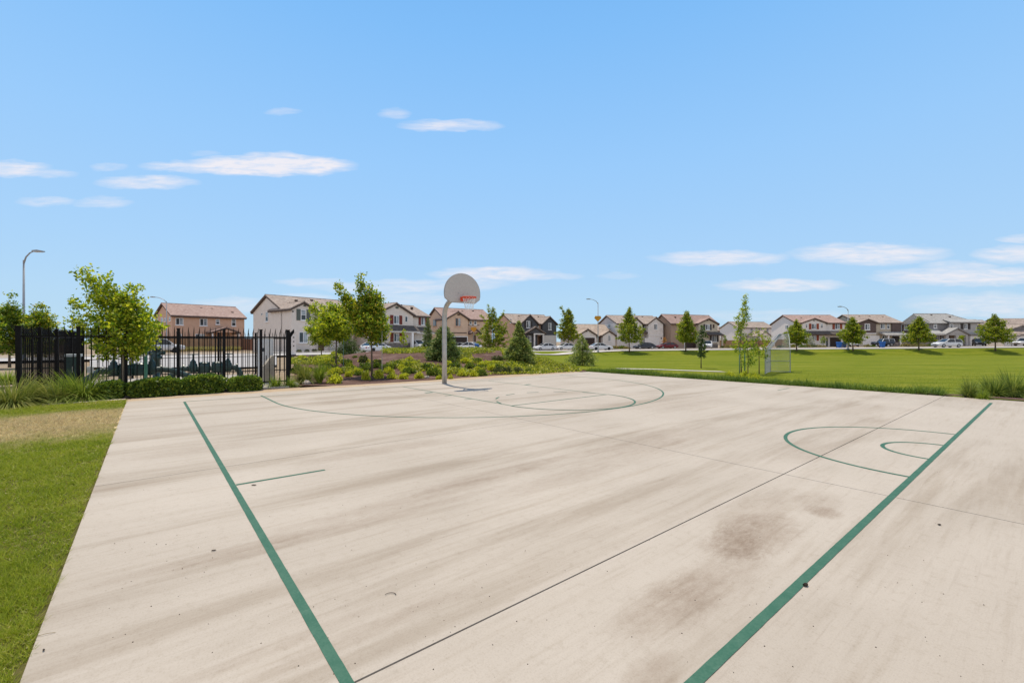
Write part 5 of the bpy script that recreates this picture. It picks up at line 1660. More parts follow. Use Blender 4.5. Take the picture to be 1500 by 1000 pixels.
# --- peach house
h = House('peach house with a dark brown garage directly behind the hoop', 0, 84.65, 34, x=-12.9)
Wd, D = 10.6, h.Yl(626)
h.block(0, Wd, 0, D, -.3, 6.1, ST_PEACH); h.gable(0, Wd, 0, D, 6.1, 8.2, 'x', ST_PEACH, RF_PINK, FA_BRN)
x0, x1 = h.X(655, -.8), h.X(685.5, -.8)
h.block(x0, x1, -.8, .4, -.3, 6.1, ST_PEACH); h.gable(x0, x1, -.8, 4, 6.1, 7.35, 'y', ST_PEACH, RF_PINK, FA_BRN, .4)
h.window((666.6, 465.6, 675, 478), 'f', -.8, frame=ST_TAN); h.window((687.6, 467, 690.8, 475), mull='h'); h.window((694, 467, 698, 475.5), mull='h')
h.panel('band', (685.5, 475.6, 702, 476.6), FA_BRN); h.panel('band', (662, 486.8, 683.5, 488), FA_BRN, -.8)
h.garage((662, 493.5, 684, 510), GD_B, -.8)
h.window((634.7, 467.7, 639.5, 477.5), 's', 0, frame=ST_BRN)
h.panel('gable_vent', (670, 460, 673.3, 462), FA_BRN, -.8)
h.gable(h.X(690, -1.2), h.X(703, -1.2), -1.3, .2, h.Z(697, 487, -1.2), h.Z(697, 482, -1.2), 'y', ST_PEACH, RF_PINK, FA_BRN, .3)
h.panel('door', (693, 491, 697, 507), DOOR, z0=0)
h.vents([(Wd * .5, D * .36, 7.6), (Wd * .75, D * .4, 7.8)], 0, 0)
h.done()
# --- charcoal house
h = House('charcoal and tan house behind the pointed conifer', 0, 99.7, 27, x=.26)
D = 9.6; Wd = h.X(811)
h.block(0, Wd, 0, D, -.3, 6.0, ST_TAN); h.gable(0, Wd, 0, D, 6.0, 8.15, 'x', ST_TAN, RF_TAN, FA_BRN)
for (pa, pb, ap) in ((764, 787.5, 461.2), (795, 815, 464)):
    a_, b_ = h.X(pa, -.9), h.X(pb, -.9)
    h.block(a_, b_, -.9, .4, -.3, 6.0, SD_CHAR); h.gable(a_, b_, -.9, 4, 6.0, h.Z((pa + pb) / 2, ap, -.9), 'y', SD_CHAR, RF_TAN, FA_BRN, .35)
h.window((771, 470, 776.6, 480), 'f', -.9, sh=SH_DK); h.window((785.6, 471.5, 788.6, 479), 'f', 0, mull='h'); h.window((803, 473, 807.6, 483), 'f', -.9)
a_, b_ = h.X(770, -2.2), h.X(798, -2.2)
h.gable(a_, b_, -2.2, -.85, h.Z(784, 487.8, -2.2), h.Z(784, 479, -2.2), 'y', SD_CHAR, RF_TAN, FA_BRN, .2)
h.box('beam', h.X(782, -2.3), h.X(797.5, -2.3), -2.32, -2.1, h.Z(790, 490, -2.2), h.Z(790, 488.2, -2.2), TRIM_W)
for px in (783, 796): h.box('column', h.X(px, -2.2) - .14, h.X(px, -2.2) + .14, -2.28, -2.0, 0, h.Z(790, 490, -2.2), TRIM_W)
h.window((773, 491, 778, 500.5), 'f', -.9); h.garage((797.5, 492, 813.5, 505), GD_W, -.9); h.panel('door', (788.5, 492, 792, 506), DOOR, z0=0)
h.window((747.3, 467, 749.6, 473), 's', 0, mull=None)
h.vents([(Wd * .3, D * .36, 7.6), (Wd * .8, D * .36, 7.6)], 0, 0)
h.done()
# --- single storey
h = House('single storey pale house with an orange tan tile roof and brown garage', 843, 104, 14)
Wd = h.X(897); D = 10
h.block(0, Wd, 0, D, -.3, 3.2, ST_WHITE); h.gable(0, Wd, 0, D, 3.2, 5.9, 'x', ST_WHITE, RF_ORG, FA_BRN)
for (pa, pb, ap) in ((848, 873.5, 482), (883, 901, 484.5)):
    a_, b_ = h.X(pa, -1.2), h.X(pb, -1.2)
    h.block(a_, b_, -1.2, .4, -.3, 3.35, ST_WHITE); h.gable(a_, b_, -1.2, 4, 3.35, h.Z((pa + pb) / 2, ap, -1.2), 'y', ST_WHITE, RF_ORG, FA_BRN, .35)
h.garage((857, 494.5, 871, 506), GD_B, -1.2); h.window((890.8, 491, 894.4, 499.8), 'f', -1.2); h.panel('door', (876, 494, 880, 507), DOOR, z0=0)
h.panel('gable_vent', (858, 484.5, 860.6, 486), FA_BRN, -1.2)
h.done()
# --- white two storey
h = House('white two storey house with a white garage behind the dark grey car', 904, 107.2, 14)
Wd = h.X(971.5); D = h.Yl(876)
h.block(0, Wd, 0, D, -.3, 6.1, ST_WHITE); h.gable(0, Wd, 0, D, 6.1, 8.2, 'x', ST_GREY, RF_TAN, FA_BRN)
a_, b_ = h.X(921, -.9), h.X(940.5, -.9); h.block(a_, b_, -.9, .4, -.3, 6.1, ST_WHITE); h.gable(a_, b_, -.9, 4, 6.1, h.Z(930.6, 465, -.9), 'y', ST_WHITE, RF_TAN, FA_BRN, .35)
a_, b_ = h.X(949.8, -1.6), h.X(971.5, -1.6); h.block(a_, b_, -1.6, .4, -.3, 6.1, SD_WHITE); h.gable(a_, b_, -1.6, 4, 6.1, h.Z(960.5, 464.8, -1.6), 'y', SD_WHITE, RF_TAN, FA_BRN, .35)
h.window((957.8, 474.5, 963, 482.7), 'f', -1.6); h.window((940.5, 473.2, 946.5, 481), 'f', 0); h.window((926, 474, 931.5, 482), 'f', -.9)
h.panel('band', (949.8, 490.5, 971.5, 491.6), TRIM_W, -1.6); h.garage((945.5, 496, 964.5, 508), GD_W, -1.6)
h.shed(b_ - (b_ - a_) - 1.6, a_ - .01, -1.3, -.02, h.Z(945, 487.5), h.Z(945, 484), RF_BRN, FA_BRN)
h.window((890.8, 475, 894.5, 480.6), 's', 0); h.window((908, 491, 914, 500)); h.panel('wall_light', (968, 494, 969.2, 496.5), SH_DK, -1.6)
h.vents([(Wd * .3, D * .36, 7.7), (Wd * .6, D * .36, 7.7), (Wd * .75, D * .42, 7.9)], 0, 0)
h.done()
# --- brown house
h = House('brown stucco house with a dark porch roof behind the red car', 982.5, 107, 20)
Wd = h.X(1051); D = h.Yl(958)
h.block(0, Wd, 0, D, -.3, 6.1, ST_BRN); h.gable(0, Wd, 0, D, 6.1, 8.2, 'x', ST_BRN, RF_PINK, FA_BRN)
a_, b_ = h.X(1023.5, -1), h.X(1051, -1); h.block(a_, b_, -1, .4, -.3, 6.1, ST_BEIGE); h.gable(a_, b_, -1, 4.5, 6.1, h.Z(1036.5, 466.5, -1), 'y', ST_BEIGE, RF_PINK, FA_BRN, .4)
h.window((1033, 475, 1039.6, 483), 'f', -1, sh=SH_DK, shw=.5); h.panel('wall_niche', (1044, 475, 1046.4, 480.5), FA_BRN, -1)
h.shed(h.X(1031.5, -1), b_ + .6, -2.5, -1.01, h.Z(1044, 490.5, -2.4), h.Z(1044, 486.5, -1), RF_BRN, FA_BRN)
h.window((1042.5, 491.2, 1049.6, 500.5), 'f', -1, sh=SH_DK, shw=.6)
h.box('wainscot', a_ - .06, b_ + .06, -1.1, -1.004, -.3, 1.0, STONE)
h.panel('gable_vent', (1035, 468.6, 1037.4, 470), FA_BRN, -1)
h.window((994, 478, 998, 486)); h.garage((1003, 494, 1020, 508), GD_B)
h.box('column', b_ + .2, b_ + .5, -2.3, -2.0, 0, h.Z(1044, 491, -2.4), ST_BEIGE)
h.vents([(Wd * .2, D * .3, 7.5), (Wd * .55, D * .36, 7.6)], 0, 0)
h.done()
# --- far white house
h = House('pale house with a tan roof far back between the brown and white houses', 1081, 148.6, 10)
Wd = h.X(1133); D = 9.5
h.block(0, Wd, 0, D, -.3, 6.0, ST_WHITE); h.gable(0, Wd, 0, D, 6.0, 8.0, 'x', ST_WHITE, RF_TAN, FA_GREY)
h.window((1099, 480.8, 1103, 484.8)); h.window((1122.5, 481, 1126, 486.6)); h.window((1111, 481, 1114, 485))
h.gable(h.X(1113, -6), h.X(1129, -6), -6, 0, 3.2, 4.6, 'y', ST_WHITE, RF_TAN, FA_GREY, .4); h.block(h.X(1113, -6), h.X(1129, -6), -6, -.01, -.3, 3.2, ST_WHITE)
h.done()
# --- white house with orange shutters
h = House('white house with rust orange shutters and a dark garage, right of the backstop', 1166.7, 115, 0)
Wd = h.X(1237); D = h.Yl(1130)
h.block(0, Wd, 0, D, -.3, 6.2, ST_WHITE); h.gable(0, Wd, 0, D, 6.2, 8.35, 'x', ST_WHITE, RF_PINK, FA_BRN)
a_, b_ = h.X(1175.5, -.8), h.X(1209.5, -.8); h.block(a_, b_, -.8, .4, -.3, 6.2, ST_WHITE); h.gable(a_, b_, -.8, 4.5, 6.2, h.Z(1192.4, 466.4, -.8), 'y', ST_WHITE, RF_PINK, FA_BRN, .4)
h.window((1188.6, 474, 1195.7, 482), 'f', -.8, sh=SH_ORG, shw=.6); h.window((1179.7, 474, 1182.7, 480), 'f', -.8, mull='h', sill=False); h.window((1202, 474, 1205.4, 480), 'f', -.8, mull='h', sill=False)
h.window((1223, 474, 1230, 482), 'f', 0, sh=SH_ORG, shw=.6)
h.shed(h.X(1182, -2), Wd + .2, -2.0, -.81, h.Z(1205, 489.8, -2), h.Z(1205, 485.2, -.8), RF_BRN, FA_BRN)
h.box('wall_return', h.X(1212, -.2), Wd - .01, -.805, -.004, 3.55, h.Z(1205, 485.2, -.8), ST_WHITE)
h.window((1188.6, 491, 1195.7, 498.8), 'f', -.8, sh=SH_ORG, shw=.6); h.garage((1215.3, 494, 1231.5, 507), GD_B); h.panel('door', (1210.3, 494.5, 1212.4, 505), GL_D, 0, z0=0)
h.window((1150.5, 476, 1155, 482.5), 's', 0); h.panel('gable_vent', (1191.2, 468.7, 1193.7, 470), FA_BRN, -.8)
h.vents([(Wd * .27, D * .3, 7.5), (Wd * .7, D * .36, 7.7), (Wd * .55, D * .45, 8.1)], 0, 0)
h.done()
# --- dark brown / beige house
h = House('dark brown and beige house with a white window in its brown gable', 1258, 115, 0)
Wd = h.X(1320.5); D = 11
h.block(0, Wd, 0, D, -.3, 6.1, ST_BEIGE); h.gable(0, Wd, 0, D, 6.1, 8.3, 'x', ST_BEIGE, RF_TAN, FA_BRN)
a_, b_ = h.X(1259, -.9), h.X(1283.5, -.9); zb_ = h.Z(1270, 488.3, -.9)
h.block(a_, b_, -.9, .4, zb_, 6.1, SD_BRN); h.block(a_, b_, -.85, .4, -.3, zb_ - .02, ST_BEIGE); h.gable(a_, b_, -.9, 4.5, 6.1, h.Z(1271, 467.6, -.9), 'y', SD_BRN, RF_TAN, FA_BRN, .45)
h.window((1266.4, 474, 1274.2, 483.3), 'f', -.9, trim=.16); h.garage((1264.5, 492.5, 1287, 507), GD_W, -.85)
h.window((1289.5, 474, 1296, 481.3)); h.window((1299, 474, 1302.8, 481.3), mull='h')
a2, b2 = h.X(1307, -.35), h.X(1320.5, -.35); h.block(a2, b2, -.35, .4, 2.9, 6.0, SD_BRN)
h.panel('band', (1259, 487.6, 1283.5, 489), TRIM_W, -.9)
h.shed(h.X(1297, -2.4), Wd, -2.4, -.36, h.Z(1309, 490.4, -2.4), h.Z(1309, 486.6, -.4), RF_GREY, FA_WHITE)
for px in (1301.5, 1319): h.box('column', h.X(px, -2.2) - .13, h.X(px, -2.2) + .13, -2.3, -2.05, 0, h.Z(1309, 491, -2.4), TRIM_W)
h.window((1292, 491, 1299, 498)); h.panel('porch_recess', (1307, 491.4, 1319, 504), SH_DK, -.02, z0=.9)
h.box('porch_wall', h.X(1307, -2.2), h.X(1318, -2.2), -2.25, -2.1, 0, 1.0, STONE)
h.vents([(Wd * .3, D * .38, 7.8), (Wd * .55, D * .38, 7.8), (Wd * .85, D * .36, 7.7)], 0, 0)
h.done()
# --- grey hip roofed house
h = House('grey house with a hipped grey tile roof and gabled porch behind a white car', 1361, 113, 0)
Wd = h.X(1431); D = h.Yl(1321)
h.block(0, Wd, 0, D, -.3, 6.0, SD_GREY); h.hip(0, Wd, 0, D, 6.0, 8.35, RF_GREY, FA_GREY)
m = h.mb(h.w, SD_BRN); m.add([(-.02, -.35, 6.0), (-.02, D + .3, 6.0), (-.02, D / 2, 8.3)], [(0, 1, 2)])
h.block(-.05, .2, D * .5, D + .02, 2.9, 6.0, SD_BRN)
h.block(h.X(1392.5, -.8), h.X(1431.5, -.8), -.8, .3, 2.9, 5.9, SD_LG)
h.shed(h.X(1392, -1.2), Wd + .5, -1.3, .8, 5.85, 6.65, RF_GREY, FA_GREY)
h.window((1367.3, 473.6, 1372.3, 480.6), mull='h', trim=.16); h.window((1391, 473.8, 1396, 481), 'f', -.8, mull='h', trim=.14); h.window((1411.5, 474, 1417, 482), 'f', -.8, sh=SH_DK, shw=.7)
h.window((1324.5, 474, 1333.4, 483.3), 's', -.05, trim=.16); h.window((1326, 491, 1332, 499), 's', 0, trim=.14)
# porch
a_, b_ = h.X(1385.5, -3), h.X(1418.5, -3); zp = h.Z(1400, 489, -3)
h.gable(a_, b_, -3, -.82, zp, h.Z(1401, 480.5, -3), 'y', SD_LG, RF_GREY, FA_GREY, .45)
h.shed(h.X(1365, -3), a_ + .1, -3.2, -.02, zp - .1, zp + 1.2, RF_GREY, FA_WHITE)
for (c0, c1) in ((1385.5, 1390), (1400.5, 1405), (1415, 1418.5)): h.box('column', h.X(c0, -3), h.X(c1, -3), -2.98, -2.5, 0, zp - .05, SD_LG)
h.box('beam', a_ + .02, b_ - .02, -2.96, -2.5, h.Z(1400, 491, -3), zp + .02, SD_LG)
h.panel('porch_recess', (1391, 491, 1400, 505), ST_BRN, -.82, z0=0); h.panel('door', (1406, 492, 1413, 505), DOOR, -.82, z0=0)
h.window((1372.5, 491.5, 1376.5, 501), trim=.15); h.window((1379, 491.5, 1382, 501), mull=None)
# garage wing
a_, b_ = h.X(1419, -1.5), h.X(1445, -1.5); h.block(a_, b_, -1.5, 6, -.3, 2.9, SD_LG); h.shed(a_ - .3, b_ + .3, -2.0, 1.5, 2.85, 4.0, RF_GREY, FA_GREY)
h.garage((1422, 493, 1441, 507), GD_W, -1.5)
h.vents([(Wd * .3, D * .42, 7.9), (Wd * .62, D * .3, 7.4), (Wd * .75, D * .42, 7.8)], 0, 0)
h.done()
# --- right end, low house with blue grey gable
h = House('low house with a blue grey gable and white garage at the right edge', 1470, 112, 0, None)
Wd = 14; D = 11
h.block(0, Wd, 0, D, -.3, 3.0, ST_WHITE); h.gable(0, Wd, 0, D, 3.0, 5.5, 'x', SD_LG, RF_TAN, FA_GREY)
h.block(h.X(1479, 1.5), h.X(1516, 1.5), 1.5, 5, 3.0, 4.2, SD_GREY); h.gable(h.X(1479, 1.5), h.X(1514, 1.5), 1.5, 6, 4.1, h.Z(1496, 476.8, 1.5), 'y', SD_GREY, RF_TAN, FA_GREY, .5)
h.garage((1472.5, 494, 1487, 507), GD_W); h.garage((1490, 494, 1506, 507), GD_W)
h.shed(-.4, h.X(1490), -.9, .9, h.Z(1480, 491.5, -.9), h.Z(1480, 486.5, .9), RF_TAN, FA_GREY)
h.done()
# --- roofs beyond
for (pa, pb, Y, rot, ze, zr, lab) in ((1428, 1462, 142, 0, 5.6, 8.0, 'tan roofed house peeking out behind the grey hip roofed house'), (1474, 1530, 150, 0, 6.3, 8.9, 'two storey tan house far behind the blue grey gable'),
                                      (1052, 1062, 175, 8, 5.6, 7.6, 'distant pale house beyond the brown house')):
    h = House(lab, pa, Y, rot); Wd = h.X(pb); D = 10
    h.block(0, Wd, 0, D, -.3, ze, ST_BEIGE); h.gable(0, Wd, 0, D, ze, zr, 'x', ST_BEIGE, RF_TAN, FA_BRN)
    h.window((pa + (pb - pa) * .3, 481, pa + (pb - pa) * .3 + 4, 486)); h.window((pa + (pb - pa) * .62, 481, pa + (pb - pa) * .62 + 4, 486))
    h.done()

# ================================================================== WOOD FENCES, YARD PLANTS
M_wood = pm('cedar_fence_boards', (.36, .22, .13), .9, .18, 3, .3, 30, 0, .1, (6, 6, .3))
M_woodd = pm('red_brown_fence_boards', (.22, .105, .065), .9, .18, 3, .3, 30, 0, .1, (6, 6, .3))
def board_fence(pxa, Ya, pxb, Yb, h_, mat, label):
    a = np.array([at(pxa, Ya), Ya]); b = np.array([at(pxb, Yb), Yb]); Ln = np.linalg.norm(b - a); z = Tz(*a)
    root = empty('board_fence', (a[0], a[1], z), math.atan2(b[1] - a[1], b[0] - a[0]), label, 'fence')
    m = MB(); k = int(Ln / .16)
    for i in range(k): m.box(i * .16, i * .16 + .15, 0, .02, 0, h_ + .015 * math.sin(i * 12.9))
    m.build('boards', mat, root)
    for i in range(int(Ln / 2.4) + 1):
        m = MB(); m.box(i * 2.4 - .06, i * 2.4 + .06, .022, .13, 0, h_ + .05); m.build('post', mat, root)
    for zz in (.3, h_ - .3):
        m = MB(); m.box(0, Ln, .022, .07, zz - .045, zz + .045); m.build('rail', mat, root)
board_fence(-40, 52, 118, 60, 1.75, M_wood, 'tan board fence at the far left behind the enclosure')
board_fence(232, 72, 352, 80, 2.15, M_wood, 'tan board fence in front of the tan house, seen through the pickets')
board_fence(352, 80, 409, 66.5, 1.95, M_woodd, 'red brown board fence between the tan house and the off white house')
board_fence(1136, 119, 1158, 119, 1.9, M_wood, 'short tan board fence left of the white house with orange shutters')
board_fence(1055, 121, 1133, 126, 1.8, M_wood, 'long tan board fence in front of the far pale house')

# dry weeds along the board fence
def weeds():
    n = 9000; t = RNG.random(n); px = 236 + 116 * t; Y = 70 + 8 * t + RNG.uniform(-2, 1, n)
    X = (px - 750) / FP * Y
    a = RNG.uniform(0, 2 * PI, n); d = np.stack([np.cos(a), np.sin(a)], 1); s_ = RNG.random(n)
    return arc_blades(np.stack([X, Y, T(X, Y)], 1), d * s_[:, None], RNG.uniform(.4, 1.1, n), RNG.uniform(.03, .07, n), np.full(n, 1.05), .2 + .4 * s_, 3, RNG)
GR_w = blade_mat('dry_weed_blades', [(.20, .19, .05), (.36, .32, .10), (.50, .42, .17), (.60, .50, .26)], (), None, .3, .6)
v, f = weeds(); o = npmesh('weeds', v, f, GR_w); stuff(o); tag(o, 'dry yellowish weeds along the foot of the tan board fence', 'weeds')

LV_yt = leafmat('dry_tan_leaves', [(.16, .13, .06), (.28, .23, .10), (.40, .33, .16), (.22, .22, .06)], .3)
SH['T'] = [shrub_mesh(91, LV_yt, 500, .12), shrub_mesh(92, LV_yt, 500, .12)]
SLAB['T'] = ('dry tan shrub in a front yard across the street', 'front yard shrubs')
def yard(px, Y, w_, h_, kind, label, group):
    src = SH[kind][random.randrange(len(SH[kind]))]
    x = at(px, Y); loc = (x, Y, Tz(x, Y)); s_ = (w_, w_, h_ * 1.8)
    if src.name not in used:
        used.add(src.name); o = src; o.location = loc; o.scale = s_
    else: o = copy_thing(src, loc, random.uniform(0, 6), s_)
    tag(o, label, 'shrub', group)
for px in (438, 450, 460.5): yard(px, 60.5 + (px - 438) * .12, 1.0, .7, 'D', 'small round dark shrub at the foot of the off white house', 'foundation shrubs of the off white house')
for i, px in enumerate((899, 906, 912, 918, 1060, 1066, 1072, 1080, 1088, 1096, 1144, 1150, 1156, 1163, 1176, 1183, 1191, 1199, 1206, 1270, 1278, 1326, 1333, 1341, 1349, 1356, 1364)):
    k = 'TTGTDT'[i % 6]
    lab = {'T': 'dry tan shrub in a front yard across the street', 'G': 'green shrub in a front yard across the street', 'D': 'dark shrub in a front yard across the street'}[k]
    yard(px, 100 + random.uniform(-1.5, 3), random.uniform(1.6, 2.6), random.uniform(.7, 1.3), k, lab, 'front yard shrubs')
LV_or = leafmat('orange_leaves', [(.40, .12, .02), (.55, .20, .03), (.60, .30, .05), (.25, .22, .04)], .35)
LV_wf = leafmat('white_blossom_leaves', [(.10, .14, .04), (.45, .45, .42), (.62, .60, .58), (.2, .22, .1)], .3)
x, y = at(973.5, 103), 103
tree('sapling', (x, y, Tz(x, y)), 2.6, .3, [(0, .4), (.5, .55), (1, .2)], 14, 500, .16, LV_or, 'small orange leaved sapling beside the white garage', seed=51, tr=.05, sig=.2)
x, y = at(898, 96), 96
for (px, Y, Hs, mat, lab, sd) in ((591.5, 70, 3.4, LV_yel, 'spindly yellow green sapling in front of the cream house', 52), (1206, 108, 2.6, LV_mid, 'small sapling before the white house with orange shutters', 53),
                                  (1258, 105, 2.9, LV_dk, 'small dark sapling in front of the white garage of the brown gabled house', 54), (1408, 104, 2.4, LV_yel, 'yellowish sapling by the gabled grey porch', 55),
                                  (1061, 112, 3.2, LV_mid, 'narrow sapling beside the brown house', 56), (1482, 103, 3.6, LV_yel, 'thin yellow green sapling right of the rightmost street tree', 57),
                                  (938.5, 99, 4.2, LV_mix, 'bronze tinged sapling between the pointed street tree and the dark grey car', 58)):
    x = at(px, Y); tree('sapling', (x, Y, Tz(x, Y)), Hs, .3, [(0, .45), (.4, .7), (1, .2)], 16, 650, .2, mat, lab, seed=sd, tr=.05, sig=.22)
x = at(1186, 104); o = tree('flowering_shrub', (x, 104, Tz(x, 104)), 2.6, .1, [(0, 1.0), (.5, 1.3), (1, .4)], 24, 1300, .2, LV_wf, 'white flowering bush in front of the white house', 'shrub', seed=59, tr=.05, sig=.3)

# white pillar by the picket fence
x, y = at(429.5, 48), 48
r_ = empty('marker_pillar', (x, y, Tz(x, y)), R(35), 'white stucco pillar with dark square marks beside the right fence post', 'pillar')
m = MB(); m.box(-.24, .24, -.24, .24, -.2, 2.45); m.build('shaft', ST_WHITE, r_)
m = MB(); m.box(-.29, .29, -.29, .29, 2.45, 2.56); m.build('cap', ST_WHITE, r_)
for k in range(3):
    m = MB(); m.box(-.06, .06, -.262, -.242, 1.0 + k * .45, 1.12 + k * .45); m.build('mark', SH_DK, r_)

# ================================================================== VEHICLES
TYRE = pm('tyre_rubber', (.018, .018, .018), .9, .1, 20); RIM = pm('alloy_rim', (.32, .32, .33), .35, .1, 6, 0, 60, .8)
CGL = glass_mat('car_glass', (.02, .024, .028))
HL = pm('headlight_lens', (.6, .62, .64), .15, .05, 5); TL = pm('tail_light_lens', (.32, .012, .010), .25, .1, 5); PLASTIC = pm('black_bumper_plastic', (.025, .025, .027), .7, .1, 9)
PLATE = pm('number_plate', (.6, .6, .58), .5)


def paintm(name, col, met=.2):
    m = pm(name, col, .28, .03, 2, 0, 60, met, .5); return m


WHT = paintm('white_car_paint', (.68, .67, .66), 0); DGR = paintm('dark_grey_car_paint', (.045, .047, .055), .4); RED = paintm('dark_red_car_paint', (.15, .012, .016), .2)
BLK = paintm('black_car_paint', (.015, .015, .017)); NVY = paintm('dark_blue_car_paint', (.03, .04, .06), .3); SIL = paintm('silver_car_paint', (.40, .41, .42), .5)

# side profiles: (x, z) of bonnet line ... and greenhouse
SHAPES = {
    'sedan': dict(L=4.75, W=1.82, low=[(-2.37, .55, .72), (-2.30, .30, .86), (-1.7, .22, .92), (-.9, .20, .93), (.6, .20, .93), (1.2, .22, .90), (1.9, .24, .80), (2.28, .28, .66), (2.37, .38, .55)],
                  cab=[(-2.0, .92), (-1.15, 1.36), (-.55, 1.44), (.15, 1.42), (1.15, .92)], wheels=(-1.38, 1.42), wr=.33, roof=None),
    'suv': dict(L=4.75, W=1.9, low=[(-2.37, .6, .85), (-2.33, .34, 1.02), (-1.7, .26, 1.06), (-.9, .25, 1.07), (.6, .25, 1.07), (1.2, .26, 1.05), (1.9, .28, .98), (2.28, .32, .85), (2.37, .45, .7)],
                cab=[(-2.3, 1.04), (-1.98, 1.62), (-1.3, 1.72), (.1, 1.70), (1.15, 1.05)], wheels=(-1.42, 1.45), wr=.38, roof=None),
    'jeep': dict(L=4.5, W=1.9, low=[(-2.2, .6, 1.0), (-2.18, .45, 1.12), (-1.6, .42, 1.15), (.5, .42, 1.15), (1.0, .44, 1.14), (2.0, .46, 1.10), (2.2, .5, 1.0), (2.25, .6, .85)],
                 cab=[(-2.15, 1.13), (-2.1, 1.80), (-1.2, 1.84), (.25, 1.82), (.75, 1.14)], wheels=(-1.35, 1.45), wr=.42, roof=None),
    'pickup': dict(L=5.6, W=1.95, low=[(-2.8, .6, 1.02), (-2.78, .45, 1.10), (-1.0, .36, 1.10), (.6, .34, 1.10), (1.4, .36, 1.10), (2.3, .38, 1.06), (2.7, .42, .95), (2.8, .5, .8)],
                   cab=[(-1.0, 1.09), (-.85, 1.72), (-.2, 1.84), (.8, 1.80), (1.6, 1.09)], wheels=(-1.7, 1.75), wr=.40, roof=None),
}


